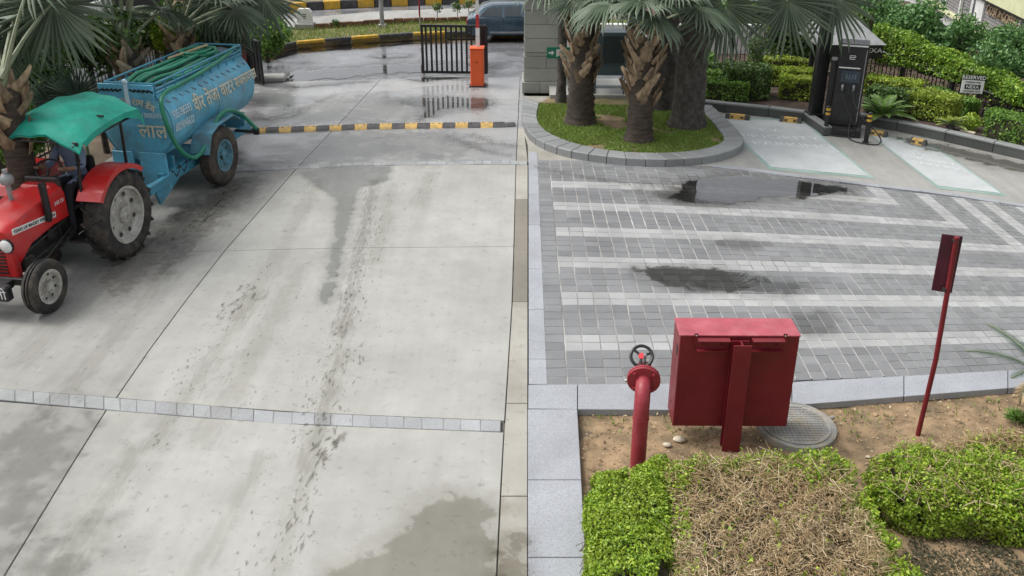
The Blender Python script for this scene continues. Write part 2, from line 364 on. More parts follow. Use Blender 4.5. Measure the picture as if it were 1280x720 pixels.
# ---------------------------------------------------------------- text
def text_mesh(txt, size, ext=.004, align='CENTER', bold=0.0):
    cu = bpy.data.curves.new('lettering', 'FONT'); cu.body = txt; cu.size = size; cu.extrude = ext; cu.align_x = align; cu.align_y = 'CENTER'
    cu.offset = bold; cu.resolution_u = 3
    ob = bpy.data.objects.new('lettering', cu); C.objects.link(ob)
    dg = bpy.context.evaluated_depsgraph_get()
    me = bpy.data.meshes.new_from_object(ob.evaluated_get(dg))
    bpy.data.objects.remove(ob); bpy.data.curves.remove(cu)
    return me
def lettering(txt, size, m, parent, M4, ext=.004, align='CENTER', bold=0.0, name='lettering', sx=1.0):
    me = text_mesh(txt, size, ext, align, bold); me.transform(M4 @ Matrix.Diagonal((sx, 1, 1, 1)))
    return mesh_obj(name, me, m, parent)
def frame(o, x, y):
    """matrix: text x axis -> x, text up -> y, out of page -> x cross y"""
    x = Vector(x).normalized(); y = Vector(y).normalized(); z = x.cross(y)
    M4 = Matrix((x, y, z)).transposed().to_4x4(); M4.translation = Vector(o); return M4

# ---------------------------------------------------------------- ground surfaces
def sheet(name, poly, z, m, parent=None, kind='structure', thick=0.0):
    mb = MB()
    if thick: mb.prism(poly, z-thick, z)
    else: mb.add([(p[0], p[1], z) for p in poly], [tuple(range(len(poly)))])
    o = mb.build(name, m, parent)
    if not thick and o.data.polygons[0].normal.z < 0: o.data.flip_normals()
    if parent is None and kind: o['kind'] = kind
    return o
sheet('ground', [(-600, -300), (600, -300), (600, 900), (-600, 900)], -.09, K['earth'])

def lerp_pts(pts, key, idx=0):
    xs = [p[idx] for p in pts]; ys = [p[1-idx] for p in pts]
    return float(np.interp(key, xs, ys))
A_ = [(172, 407), (207, 374), (320, 275), (418, 200), (498, 145), (518, 128), (712, 10), (740, -7)]     # joint A: (row, column)
B_ = [(98, 650), (207, 645), (367, 641), (430, 637), (496, 633), (565, 628.5), (676, 623), (740, 620)]
Ax = lambda y: float(np.interp(y, [a for a, _ in A_], [b for _, b in A_])) if y > 172 else 407+(172-y)*.95
Bx = lambda y: float(np.interp(y, [a for a, _ in B_], [b for _, b in B_]))
# crossing stone bands (column -> row)
def Et(x): return float(np.interp(x, [-120, 0, 143, 340, 627], [470, 486, 497, 514, 526]))
def Eb(x): return float(np.interp(x, [-120, 0, 143, 340, 627], [483, 500, 513, 529, 540]))
def Gt(x): return float(np.interp(x, [150, 309, 458, 610, 684, 740], [222, 210, 203, 201, 202, 203]))
def Gb(x): return float(np.interp(x, [150, 309, 458, 610, 684, 740], [226, 214, 207, 205.2, 206.2, 207]))
def Fy(x): return float(np.interp(x, [-60, 200, 417, 641], [322, 315.5, 310, 308]))
LEFT = lambda y: -7.75 if y < 12 else -7.75+.055*(y-12)           # driveway edge by the palms

drive = sheet('driveway', [(-9.2, 3.2), (.03, 3.2), (.03, 15.2), (-.1, 22.4), (-7.2, 22.4), (-9.2, 12)], -.03, K['joint'])
def slab(poly, m, gap=.011, name='concrete_slab', parent=drive, top=0.0, thick=.045):
    c = sum((Vector(p[:2]) for p in poly), Vector((0, 0)))/len(poly); q = []
    n = len(poly)
    for i in range(n):                       # inset every edge by gap/2
        p0, p1, p2 = Vector(poly[i-1][:2]), Vector(poly[i][:2]), Vector(poly[(i+1) % n][:2])
        e0, e1 = (p1-p0), (p2-p1)
        if e0.length < 1e-6 or e1.length < 1e-6: q.append(p1); continue
        e0.normalize(); e1.normalize()
        n0, n1 = Vector((-e0.y, e0.x)), Vector((-e1.y, e1.x))
        if n0.dot(c-p1) < 0: n0 = -n0
        if n1.dot(c-p1) < 0: n1 = -n1
        b = n0+n1; k = b.length
        q.append(p1 + (b/k*(gap/2)/max(.35, k/2) if k > .1 else n0*gap/2))
    mb = MB().prism(q, top-thick, top)
    return mb.build(name, m, parent, bevel=.004)
def row(fun, x0, x1, n=5): return [G(x, fun(x)) for x in np.linspace(x0, x1, n)]
def leftpt(fun):                               # point on the left edge of the drive at that row
    best = None
    for x in np.linspace(-300, 640, 600):
        p = G(x, fun(x))
        if p.x > LEFT(p.y): return p
    return p
def left_row(fun, x1, n=4):
    p = leftpt(fun); return [p+(G(x1, fun(x1))-p)*k/(n-1) for k in range(n)]
def side(fx, y0, y1, n=4): return [G(fx(y), y) for y in np.linspace(y0, y1, n)]
# right column
def cross(fun, fx):
    y = 400
    for _ in range(12): y = fun(fx(y))
    return fx(y), y
def quad_slab(top, bot, m, L=Ax, R=Bx):
    xl0, yl0 = cross(top, L); xr0, yr0 = cross(top, R); xl1, yl1 = cross(bot, L); xr1, yr1 = cross(bot, R)
    poly = row(top, xl0, xr0) + side(R, yr0, yr1)[1:-1] + row(bot, xr1, xl1) + side(L, yl1, yl0)[1:-1]
    slab(poly, m)
def left_slab(top, bot, m, R=Ax):
    xr0, yr0 = cross(top, R); xr1, yr1 = cross(bot, R)
    poly = left_row(top, xr0) + side(R, yr0, yr1)[1:-1] + left_row(bot, xr1)[::-1]
    slab(poly, m)
const = lambda v: (lambda x: v)
H0 = lambda x: float(np.interp(x, [150, 309, 478, 645], [178, 166, 160, 158]))
H1 = lambda x: float(np.interp(x, [150, 309, 478, 645], [134, 130, 127, 124]))
H2 = lambda x: float(np.interp(x, [200, 330, 520, 655], [104, 103, 98, 96]))
bottom = const(735)
quad_slab(Eb, bottom, K['conc']); quad_slab(Fy, Et, K['conc']); quad_slab(Gb, Fy, K['conc'])
quad_slab(H0, Gt, K['conc_w']); quad_slab(H1, H0, K['conc_w']); quad_slab(H2, H1, K['conc_w'])
left_slab(Eb, bottom, K['conc_d']); left_slab(Fy, Et, K['conc_d']); left_slab(Gb, Fy, K['conc_d'])
left_slab(H0, Gt, K['conc_w']); left_slab(H1, H0, K['conc_w']); left_slab(H2, H1, K['conc_w'])
# margin between the slabs and the granite strip
Cx = lambda y: 660.0
def margin(y0, y1, m, R=Cx):
    slab([G(Bx(y0), y0), G(R(y0), y0), G(R(y1), y1), G(Bx(y1), y1), G(Bx((y0+y1)/2), (y0+y1)/2)], m, name='margin_slab')
for y0, y1, m in [(98, 126, 'conc_w'), (126, 160, 'conc_w'), (160, 202, 'conc_m'), (206, 249, 'conc_m'), (249, 377, 'conc_soil'), (377, 504, 'conc_m'), (504, 620, 'conc_m'), (620, 735, 'conc_m')]:
    margin(y0, y1, K[m], (lambda y: 655.0 if y < 165 else 660.0))

# stone bands across the drive
def sett_band(ft, fb, x0, x1, n, name, z=.002):
    xs = [x0]
    for i in range(n): xs.append(xs[-1]+(x1-x0)/n*random.uniform(.82, 1.18))
    k = (x1-x0)/(xs[-1]-x0); xs = [x0+(x-x0)*k for x in xs]
    for a, b in zip(xs, xs[1:]):
        sk = random.uniform(-1.5, 1.5)*.3
        slab([G(a+sk, ft(a)), G(b+sk, ft(b)), G(b-sk, fb(b)), G(a-sk, fb(a))], K['setts'], .007, 'sett', drive, z+random.uniform(-.002, .004), .03)
K['bandbed'] = mat('band_mortar', (.25, .25, .245), .9, var=.25, sc=6)
sheet('sett_bed', [p.xy for p in row(Et, -95, 626, 9)]+[p.xy for p in row(Eb, 626, -95, 9)], -.003, K['bandbed'], drive); sheet('sett_bed', [p.xy for p in row(Gt, 190, 659, 9)]+[p.xy for p in row(Gb, 659, 190, 9)], -.003, K['bandbed'], drive)
sett_band(Et, Eb, -95, 626, 31, 'sett'); sett_band(Gt, Gb, 190, 659, 38, 'sett')

# granite strip and bands round the paving
strip = empty('granite_border'); strip['kind'] = 'structure'
Dx = lambda y: float(np.interp(y, [180, 207, 460, 482], [671, 672.6, 683.6, 684.6]))
ys = [190, 207, 243, 281, 336, 387, 449, 480.5]
for a, b in zip(ys, ys[1:]): slab([G(660.5, a), G(Dx(a), a), G(Dx(b), b), G(660.5, b)], K['granite'], .008, 'granite_slab', strip, .004, .05)
ys = [511.5, 600, 697, 760]
Rx = lambda y: float(np.interp(y, [511, 720], [722, 734]))
for a, b in zip(ys, ys[1:]): slab([G(659.5, a), G(Rx(a), a), G(Rx(b), b), G(659.5, b)], K['granite'], .008, 'granite_slab', strip, .004, .08)
It = lambda x: float(np.interp(x, [660, 980, 1275, 1330, 1600], [481, 478, 462, 458, 440]))
Ib = lambda x: float(np.interp(x, [660, 722, 860, 1000, 1280, 1330, 1600], [511, 512, 513, 506.5, 484, 480, 460]))
xs = [660, 722, 860, 990, 1130, 1260, 1400, 1540]
for a, b in zip(xs, xs[1:]):
    m_ = (a+b)/2
    slab([G(a, It(a)), G(m_, It(m_)), G(b, It(b)), G(b, Ib(b)), G(m_, Ib(m_)), G(a, Ib(a))], K['granite'], .008, 'granite_slab', strip, .004, .08)

# ---- paving: courses fan a little towards the parking bays
_T = [(0,0),(0,1),(0,2),(0,3),(0,4),(1,0),(1,1),(1,2),(1,3),(2,0),(2,1),(2,2),(3,0),(3,1),(4,0)]
_K = np.array([[-0.0443,11.7456],[-0.0224,5.0829],[0.0028,-0.3204],[0.0254,-0.1222],[-0.0025,0.0316],[12.0658,-0.2383],[-0.634,-0.533],[-0.3855,0.6275],[-0.0346,0.0889],[-3.6365,-1.0506],[1.607,-2.3072],[0.3607,-0.3378],[-1.7044,1.1344],[-0.9581,1.355],[1.3518,-0.3974]])
def plan(X, Y):
    a = np.array([(X/10)**i*((Y-11)/5)**j for i, j in _T]); r = a @ _K; return Vector((float(r[0]), float(r[1])))
paving = sheet('forecourt_paving', [G(668, 484).xy, G(1330, 462).xy, G(1600, 446).xy, G(1600, 312).xy, G(1330, 268).xy, G(1100, 236).xy, G(1000, 224).xy, G(930, 212).xy, G(668, 196).xy], -.005, K['pjoint'])
farY = lambda X: float(np.interp(X, [0, 1.4, 3.9, 5, 6.7, 8.63, 10.25, 11], [14.85, 14.9, 14.78, 14.5, 14.27, 14.08, 13.8, 13.65]))
cols = [.215] + [.41+.18*i for i in range(58)]
R0, RH = 7.2, .1785
legs = {34: (33, 34), 28: (39, 40), 22: (44, 45), 16: (48, 49), 10: (53, 54)}
def is_white(i, j):
    c = i-1
    if c < 0: return False
    base = j - j % 6 + 4 if j % 6 >= 4 else None
    if base is not None and base <= 34 and c <= legs.get(base, (99, 99))[1]: return True
    for b, (c0, c1) in legs.items():
        if c0 <= c <= c1 and j >= b: return True
    return False
pav = []
for i in range(len(cols)-1):
    off = random.uniform(-.01, .01)
    for j in range(44):
        X0, X1 = cols[i], cols[i+1]; Y0, Y1 = R0+RH*j, R0+RH*(j+1)
        fy = farY((X0+X1)/2)
        if Y0 > fy-.04: continue
        Y1 = min(Y1, fy)
        if j == 0: Y0 = 7.215
        sh = .004; jx = lambda: random.uniform(-.004, .004)
        a = .0052
        q = [plan(X0+a+jx(), Y0+a+jx()), plan(X1-a+jx(), Y0+a+jx()), plan(X1-a+jx(), Y1-a+jx()), plan(X0+a+jx(), Y1-a+jx())]
        if q[0].x > 9.2: continue
        pav.append((q, is_white(i, j), random.uniform(-.0015, .003), q[0].y + .12*max(0, q[0].x-4)))
pav.sort(key=lambda r: r[3])
def paver_geo(mb, q, z):
    c = sum(q, Vector((0, 0)))/4
    top = [c+(p-c)*.965 for p in q]
    mb.add([(p.x, p.y, -.02) for p in q]+[(p.x, p.y, z-.004) for p in q]+[(p.x, p.y, z) for p in top],
           [(0,1,5,4),(1,2,6,5),(2,3,7,6),(3,0,4,7),(4,5,9,8),(5,6,10,9),(6,7,11,10),(7,4,8,11),(8,9,10,11)])
n_ind = 0; rest = MB()
for q, wh, z, _ in pav:
    if n_ind < 300:
        mb = MB(); paver_geo(mb, q, z); mb.build('paver', K['paver_w' if wh else 'paver'], paving); n_ind += 1
    else:
        rest.m = 1 if wh else 0; paver_geo(rest, q, z)
ro = rest.build('paver', [K['paver'], K['paver_w']], paving); ro['kind'] = 'stuff'

# ---- EV parking apron
apron_poly = [G(x, y).xy for x, y in [(862, 207), (905, 208.5), (1000, 220), (1100, 232), (1200, 244), (1330, 264), (1600, 308), (1600, 236), (1330, 180), (1180, 158), (1060, 140), (880, 122), (800, 150)]]
apron = sheet('parking_apron', apron_poly, 0.0, K['conc_d'], thick=.05)
sheet('kerb_apron', [G(x, y).xy for x, y in [(654, 120), (654, 165), (660, 180), (660, 203), (684, 203.5), (760, 206), (800, 180), (700, 120)]], -.003, K['conc_m'], thick=.04)
edge = empty('apron_edge'); edge['kind'] = 'structure'
ex = [(890, 207.6), (940, 213), (1000, 221), (1050, 226.5), (1100, 233), (1150, 238.5), (1200, 245), (1250, 253), (1330, 265), (1460, 286), (1600, 309)]
for (a, b), (c, d) in zip(ex, ex[1:]):
    slab([G(a, b-2.2), G(c, d-2.4), G(c, d+1.2), G(a, b+.8)], K['granite'], .006, 'edge_stone', edge, .006, .05)
def bay(nm, pts, words=None):
    P = [G(*p).xy for p in pts]; c = sum(P, Vector((0, 0)))/4
    o = sheet(nm, P, .004, K['baygreen'])
    inn = [p+((c-p).normalized())*.14 for p in P]
    sheet('bay_panel', inn, .008, K['baywhite'], o)
    return o, inn
b1, q1 = bay('parking_bay', [(962, 212), (1094, 223.5), (1003, 149), (893, 147)])
b2, q2 = bay('parking_bay', [(1173, 236), (1259, 245.5), (1168, 182), (1082, 165)])
def bay_text(parent, q, lines, s0, dv, size, n0=.5):
    nl, nr, fr, fl = q
    for k, tx in enumerate(lines):
        v = s0-dv*k
        L = nl+(fl-nl)*v; Rr = nr+(fr-nr)*v
        x = (Rr-L).normalized(); y = (fl-nl).normalized(); c = L+(Rr-L)*(n0+.04*(k-1))
        me = text_mesh(tx, size, .0005); M4 = Matrix(((x.x*1.15, y.x*1.05, 0, c.x), (x.y*1.15, y.y*1.05, 0, c.y), (0, 0, 1, .0115), (0, 0, 0, 1)))
        me.transform(M4); mesh_obj('lettering', me, K['paintw'], parent)
bay_text(b1, q1, ['EV', 'PRIORITY', 'PARKING'], .76, .145, .32)
bay_text(b2, q2, ['EV', 'PRIORITY', 'PARKING'], .66, .11, .19)

# ---- public road beyond the gate, verge and second carriageway
road = sheet('road', [(-60, 19.6), (-7.3, 20.3), (-2.8, 20.8), (0, 20.9), (60, 21.4), (60, 28), (-1, 26.6), (-4, 26.2), (-6.2, 25.2), (-10, 24.4), (-60, 26)], -.022, K['asphalt'])
FK = [G(300, 75), G(330, 69), G(343, 66.5), G(372, 59.5), G(407, 56.3), G(440, 53.5), G(474, 51), G(517, 48.2), G(557, 47), G(600, 46.5), G(645, 46), G(700, 46)]
verge_poly = [p.xy for p in FK]+[(60, 27.5), (60, 29.2)]+[G(x, y).xy for x, y in [(700, 30), (560, 31), (480, 34), (400, 38), (300, 46)]]
sheet('verge', [Vector(p) for p in verge_poly], .10, K['lawn'], thick=.15)
sheet('footpath', [G(280, 50).xy, G(400, 37).xy, G(480, 33).xy, G(560, 30).xy, G(760, 29).xy, G(760, 14).xy, G(560, 16.5).xy, G(470, 20).xy, G(330, 33).xy], .16, K['conc_d'], thick=.2)
sheet('carriageway', [G(250, 45).xy, G(470, 20).xy, G(760, 14).xy, (60, 33), (60, 60), (-60, 60), (-60, 25)], .05, K['asphalt'], thick=.1)

# kerbs painted yellow and black
def painted_kerb(name, label, pts, z0, h, th, cols_, zb=None):
    e = tag(empty(name), label, 'kerb')
    for i, (p, q) in enumerate(zip(pts, pts[1:])):
        d = (q-p).normalized(); nrm = Vector((-d.y, d.x, 0)); g = d*.012
        poly = [p+g, q-g, q-g+nrm*th, p+g+nrm*th]
        MB().prism(poly, z0, z0+h).build('kerb_block', K[cols_[i % len(cols_)]], e, bevel=.015)
    return e
painted_kerb('painted_kerb', 'yellow and black kerb along the grass verge beyond the gate', FK[1:], -.02, .20, .14, ['yellow', 'kblack'])
far = []
for x in np.linspace(300, 700, 20): far.append(G(x, 0, 0) if 0 else G(x, float(np.interp(x, [300, 380, 460, 560, 700], [22, 13.5, 9.5, 5.5, 3])), .05))
painted_kerb('median_kerb', 'yellow and black kerb of the far carriageway at the top of the view', far, .05, .30, .2, ['kblack', 'yellow'])
far2 = [p+Vector((0, 1.2, 0)) for p in far]
sheet('median', [p.xy+Vector((0, .2)) for p in far]+[Vector((60, 60)), Vector((-60, 60))], .30, K['lawn'], thick=.2)
# brown edging of the footpath: single bricks
edg = tag(empty('brown_edging'), 'low brown brick edging between the grass verge and the footpath', 'edging')
ep = [G(x, y, .1) for x, y in [(395, 36.5), (430, 34.5), (480, 31), (530, 29), (590, 27.5), (650, 27)]]
for p, q in zip(ep, ep[1:]):
    n = max(1, int((q-p).length/.32)); d = (q-p)/n
    for k in range(n):
        a = p+d*k; b = a+d*.95; nn = Vector((-d.y, d.x, 0)).normalized()*.12
        MB().prism([a, b, b+nn, a+nn], .08, .27+random.uniform(-.015, .015)).build('brick', K['brick'], edg, bevel=.008)

# ---------------------------------------------------------------- foliage helpers
def unit(a): return a/np.maximum(np.linalg.norm(a, axis=-1, keepdims=True), 1e-9)
def leaf_cloud(name, P, N, size, mat_, parent=None, aspect=.5, spread=.8, fold=.25, sv=.55):
    """one folded leaf (two triangles) per point, roughly facing N"""
    n = len(P); P = np.asarray(P); N = unit(np.asarray(N)+rng.normal(0, spread, (n, 3)))
    t = unit(np.cross(N, unit(rng.normal(0, 1, (n, 3))))); b = np.cross(N, t)
    s = (size*(1+rng.uniform(-sv, sv, n)))[:, None]
    v0 = P-t*s*.5; v2 = P+t*s*.5; v1 = P+b*s*aspect*.5+N*s*fold*.5; v3 = P-b*s*aspect*.5+N*s*fold*.5
    V = np.stack([v0, v1, v2, v3], 1).reshape(-1, 3)
    i = np.arange(n)*4
    F = np.concatenate([np.stack([i, i+1, i+2], 1), np.stack([i, i+2, i+3], 1)])
    return raw_mesh(name, V, F, mat_, parent)
def twig_cloud(name, P, D, L, wd, mat_, parent=None):
    n = len(P); P = np.asarray(P); D = unit(np.asarray(D)); s = unit(np.cross(D, rng.normal(0, 1, (n, 3))))
    u = np.cross(D, s); L = np.asarray(L).reshape(-1, 1); k = wd*(1+rng.uniform(-.4, .6, (n, 1)))
    bend = rng.normal(0, .10, (n, 3))*L
    a = P-D*L/2; m = P+bend; e = P+D*L/2
    V = np.stack([a+s*k, a-s*k*.5+u*k, a-s*k*.5-u*k, m+s*k*.8, m-s*k*.4+u*k*.8, m-s*k*.4-u*k*.8, e], 1).reshape(-1, 3)
    i = np.arange(n)*7; F = []
    for x, y in ((0, 1), (1, 2), (2, 0)):
        F += [np.stack([i+x, i+y, i+y+3], 1), np.stack([i+x, i+y+3, i+x+3], 1), np.stack([i+x+3, i+y+3, i+6], 1)]
    return raw_mesh(name, V, np.concatenate(F), mat_, parent)
def in_poly(P, poly):
    x, y = P[:, 0], P[:, 1]; ins = np.zeros(len(P), bool); n = len(poly)
    for i in range(n):
        x0, y0 = poly[i][0], poly[i][1]; x1, y1 = poly[(i+1) % n][0], poly[(i+1) % n][1]
        c = ((y0 > y) != (y1 > y)) & (x < (x1-x0)*(y-y0)/(y1-y0+1e-12)+x0); ins ^= c
    return ins
def seg_dist(P, poly):
    d = np.full(len(P), 1e9); n = len(poly)
    for i in range(n):
        a = np.array(poly[i][:2]); b = np.array(poly[(i+1) % n][:2]); e = b-a
        t = np.clip(((P[:, :2]-a) @ e)/max(e @ e, 1e-9), 0, 1)
        d = np.minimum(d, np.linalg.norm(P[:, :2]-(a+t[:, None]*e), axis=1))
    return d
def vnoise(P, s, seed=0):
    r = np.random.default_rng(seed); o = np.zeros(len(P))
    for k in range(6):
        w_ = r.normal(0, 1, P.shape[1])*s*(1+.6*k); o += np.sin(P @ w_+r.uniform(0, 6.28))/(1+.5*k)
    return o/3
def hedge_pts(poly, z0, z1, n, depth=.07, bump=.05, seed=0, topw=1.0, round_=.0):
    poly = [np.array(p[:2], float) for p in poly]; m = len(poly)
    area = abs(sum(poly[i][0]*poly[(i+1) % m][1]-poly[(i+1) % m][0]*poly[i][1] for i in range(m)))/2
    if sum(poly[i][0]*poly[(i+1) % m][1]-poly[(i+1) % m][0]*poly[i][1] for i in range(m)) < 0: poly = poly[::-1]
    per = [np.linalg.norm(poly[(i+1) % m]-poly[i]) for i in range(m)]; hs = z1-z0
    tot = area*topw+sum(per)*hs; P, N = [], []
    nt_ = int(n*area*topw/tot); lo = np.min(poly, 0); hi = np.max(poly, 0); got = 0; acc = []
    while got < nt_:
        q = rng.uniform(lo, hi, (max(200, nt_*2), 2)); q = q[in_poly(q, poly)]; acc.append(q); got += len(q)
    q = np.concatenate(acc)[:nt_]
    P.append(np.column_stack([q, np.full(len(q), z1)])); N.append(np.tile([0, 0, 1.], (len(q), 1)))
    for i in range(m):
        k = int(n*per[i]*hs/tot); u = rng.uniform(0, 1, k)[:, None]; e = poly[(i+1) % m]-poly[i]
        h = z0+hs*rng.uniform(0, 1, k)**.8
        P.append(np.column_stack([poly[i]+e*u, h])); N.append(np.tile([e[1]/per[i], -e[0]/per[i], .15], (k, 1)))
    P = np.concatenate(P); N = np.concatenate(N)
    if round_:
        de = seg_dist(P, poly); P[:, 2] -= np.where(N[:, 2] > .9, round_*np.exp(-de/.09), 0); P[:, 2] = np.where(N[:, 2] > .9, P[:, 2], z0+(P[:, 2]-z0)*(1-round_/(z1-z0)))
    P = P - unit(N)*np.abs(rng.normal(0, depth, len(P)))[:, None] + unit(N)*((vnoise(P, 4.0, seed)+.7*vnoise(P, 13.0, seed+50))*bump)[:, None]
    return P, N
def shrink(poly, d):
    poly = [Vector(p[:2]) for p in poly]; c = sum(poly, Vector((0, 0)))/len(poly)
    return [p+(c-p).normalized()*min(d, (c-p).length*.5) for p in poly]
def hedge(label, poly, z0, z1, n, size, mk, seed=0, depth=.06, bump=.05, group=None, name='clipped_hedge', cat='hedge', aspect=.55):
    e = tag(empty(name, (*(sum((Vector(p[:2]) for p in poly), Vector((0, 0)))/len(poly)), z0)), label, cat, group)
    L = e.location; loc = [(p[0]-L.x, p[1]-L.y) for p in poly]
    P, N = hedge_pts(loc, .05*(z1-z0), z1-z0, n, depth, bump, seed)
    leaf_cloud('foliage', P, N, size, K[mk], e, aspect)
    MB().prism(shrink(loc, .09), 0, z1-z0-.07).build('branches', K['core'], e)
    return e
def boxpoly(c, l, w_, a=0.0):
    c = Vector(c[:2]); u = Vector((math.cos(a), math.sin(a))); v = Vector((-u.y, u.x))
    return [c-u*l/2-v*w_/2, c+u*l/2-v*w_/2, c+u*l/2+v*w_/2, c-u*l/2+v*w_/2]

# fan palm frond: hub c, pointing direction a, blade normal nrm, radius R, petiole from head
def frond(head, c, a, nrm, R, m='fan', parent=None, nseg=34, arc=290, droop=.35, pr=.022, split=.44, seed=None):
    head, c = Vector(head), Vector(c); a = Vector(a).normalized(); nrm = Vector(nrm); nrm = (nrm-a*nrm.dot(a)).normalized(); s = nrm.cross(a)
    r_ = random.Random(seed if seed is not None else random.random())
    V, F = [], []
    def pt(rr, th, lift):
        q = rr/R
        dirv = a*math.cos(th)+s*math.sin(th)
        return c+dirv*rr*(1-.12*droop*q*q)+nrm*(lift+.10*R*math.cos(th*.5)*q)-nrm*(droop*R*.45*q*q)-Vector((0, 0, droop*R*.35*q*q*q))
    half = rad(arc/2)
    for i in range(nseg):
        th = -half+2*half*(i+.5)/nseg; w_ = half/nseg
        ln = R*(.80+.2*math.cos(th*.55))*r_.uniform(.92, 1.04); tw = r_.uniform(-.05, .05)
        r1, r2 = ln*split*.55, ln*split; r3 = ln*.80; k = len(V)
        sw = w_*r_.uniform(.55, .8)
        V += [pt(.02*R, th, 0), pt(r1, th-w_, -.012*R), pt(r1, th, .03*R), pt(r1, th+w_, -.012*R),
              pt(r2, th-w_*.96, -.018*R), pt(r2, th, .04*R), pt(r2, th+w_*.96, -.018*R),
              pt(r3, th-sw*.55+tw, -.01*R), pt(r3, th+tw, .02*R), pt(r3, th+sw*.55+tw, -.01*R), pt(ln, th+tw*2, -.03*R*r_.uniform(.2, 3))]
        F += [(k, k+1, k+2), (k, k+2, k+3), (k+1, k+4, k+5), (k+1, k+5, k+2), (k+2, k+5, k+6), (k+2, k+6, k+3),
              (k+4, k+7, k+8), (k+4, k+8, k+5), (k+5, k+8, k+9), (k+5, k+9, k+6), (k+7, k+10, k+8), (k+8, k+10, k+9)]
    mid = (head+c)/2+Vector((0, 0, .10*(c-head).length))
    o = raw_mesh('frond', np.array([tuple(v) for v in V]), np.array(F), K[m], parent)
    pts = [head.lerp(mid, t).lerp(mid.lerp(c, t), t) for t in np.linspace(0, 1, 7)]
    MB().tube(pts, [pr*1.9, pr*1.5, pr*1.25, pr*1.1, pr, pr*.9, pr*.7], 6).build('petiole', K['petiole'], o, smooth=True)
    return o
def palm_trunk(base, h, r0, r1, parent, m='bark', rings=14, wob=.06, sd=0):
    rr = np.random.default_rng(abs(sd)); n = 18; nz = rings*2; V, F = [], []
    for j in range(nz+1):
        t = j/nz; z = h*t; r = r0+(r1-r0)*t**.7
        if t < .12: r *= 1+.25*(1-t/.12)**1.5
        r *= 1+(.035 if j % 2 else -.02)
        for k in range(n):
            a = 2*pi*k/n; q = r*(1+rr.normal(0, wob*.5))
            V.append((base[0]+q*math.cos(a), base[1]+q*math.sin(a), base[2]+z+rr.normal(0, .008)))
    for j in range(nz):
        for k in range(n): F.append((j*n+k, j*n+(k+1) % n, (j+1)*n+(k+1) % n, (j+1)*n+k))
    V.append((base[0], base[1], base[2]+h)); mb = MB().add(V, F+[(nz*n+k, nz*n+(k+1) % n, len(V)-1) for k in range(n)])
    return mb.build('trunk', K[m], parent, smooth=True, angle=70)
def boots(base, z0, z1, r0, r1, parent, n=26, ln=.42, m='boot', sd=1, out=.5):
    """old leaf bases crossing each other round the head of a palm"""
    rr = random.Random(sd); mb = MB()
    for i in range(n):
        t = i/(n-1); z = z0+(z1-z0)*t; az = i*2.3999+rr.uniform(-.2, .2); r = r0+(r1-r0)*t
        u = Vector((math.cos(az), math.sin(az), 0)); s = Vector((-u.y, u.x, 0))*(1 if i % 2 else -1)
        L = ln*rr.uniform(.75, 1.2); o = out*rr.uniform(.6, 1.3)
        p0 = Vector(base)+Vector((0, 0, z))+u*r*.80
        up = Vector((0, 0, 1))*.85+u*o+s*rr.uniform(.2, .75); up.normalize()
        wv = up.cross(u).normalized()
        pts = [(0, .10, .035), (.35, .08, .035), (.75, .055, .025), (1, .03, .012)]
        k = len(mb.v); vs = []
        for q, wd, th in pts:
            c = p0+up*L*q+u*(.05*math.sin(q*2.2))
            th_v = up.cross(wv).normalized()*th
            vs += [c-wv*wd, c+th_v*-1, c+wv*wd, c+th_v*.35]
        fs = []
        for j in range(3):
            for e in range(4): fs.append((j*4+e, j*4+(e+1) % 4, j*4+4+(e+1) % 4, j*4+4+e))
        fs += [(3, 2, 1, 0), (12, 13, 14, 15)]
        mb.add(vs, fs)
    return mb.build('leaf_bases', K[m], parent)

# ---------------------------------------------------------------- palm island
isl_out = [(653, 128), (652, 146), (655, 162), (664, 177), (682, 188), (710, 197), (745, 203), (790, 207.5), (835, 208.5), (875, 206), (905, 200), (924, 192), (929, 183), (922, 172), (908, 157), (893, 143), (880, 131)]
isl_in = [(674, 128), (671, 143), (673, 154), (682, 164), (697, 172), (720, 180), (750, 186.5), (790, 191), (832, 191.5), (866, 189), (890, 184), (903, 178), (905, 172), (899, 163), (890, 152), (882, 143), (873, 133)]
KO = [G(x, y) for x, y in isl_out]; KH = .15
KI = [G(x, y-1, KH) for x, y in isl_in]; KT = [G(x, y-8 if i > 1 else y-4, KH) for i, (x, y) in enumerate(isl_out)]
def resample(P, n):
    P = [Vector(p) for p in P]; d = [0]
    for a, b in zip(P, P[1:]): d.append(d[-1]+(b-a).length)
    out = []
    for t in np.linspace(0, d[-1], n):
        i = min(int(np.searchsorted(d, t, 'right'))-1, len(P)-2); k = (t-d[i])/max(d[i+1]-d[i], 1e-9)
        a, b = P[max(i-1, 0)], P[min(i+2, len(P)-1)]; p, q = P[i], P[i+1]
        m0 = (q-a)*.5; m1 = (b-p)*.5
        out.append(p*(2*k**3-3*k*k+1)+m0*(k**3-2*k*k+k)+q*(-2*k**3+3*k*k)+m1*(k**3-k*k))
    return out
NK = 33
ro_, ri_ = resample(KO, NK), resample(KI, NK)
kerb = tag(empty('island_kerb'), 'curved grey granite kerb round the palm lawn', 'kerb')
for i in range(NK-1):
    a, b, c, d = ro_[i], ro_[i+1], ri_[i+1], ri_[i]
    g1, g2 = .012, .988
    A, B = a.lerp(b, g1), a.lerp(b, g2); D_, C_ = d.lerp(c, g1), d.lerp(c, g2)
    vs = [(p.x, p.y, 0.0-.03) for p in (A, B, C_, D_)]; ts = [(p.x, p.y, KH) for p in (A, B, C_, D_)]
    MB().hexa(vs, ts).build('kerb_stone', K['kerb'], kerb, bevel=.012)
lawn_poly = [p.xy for p in ri_]
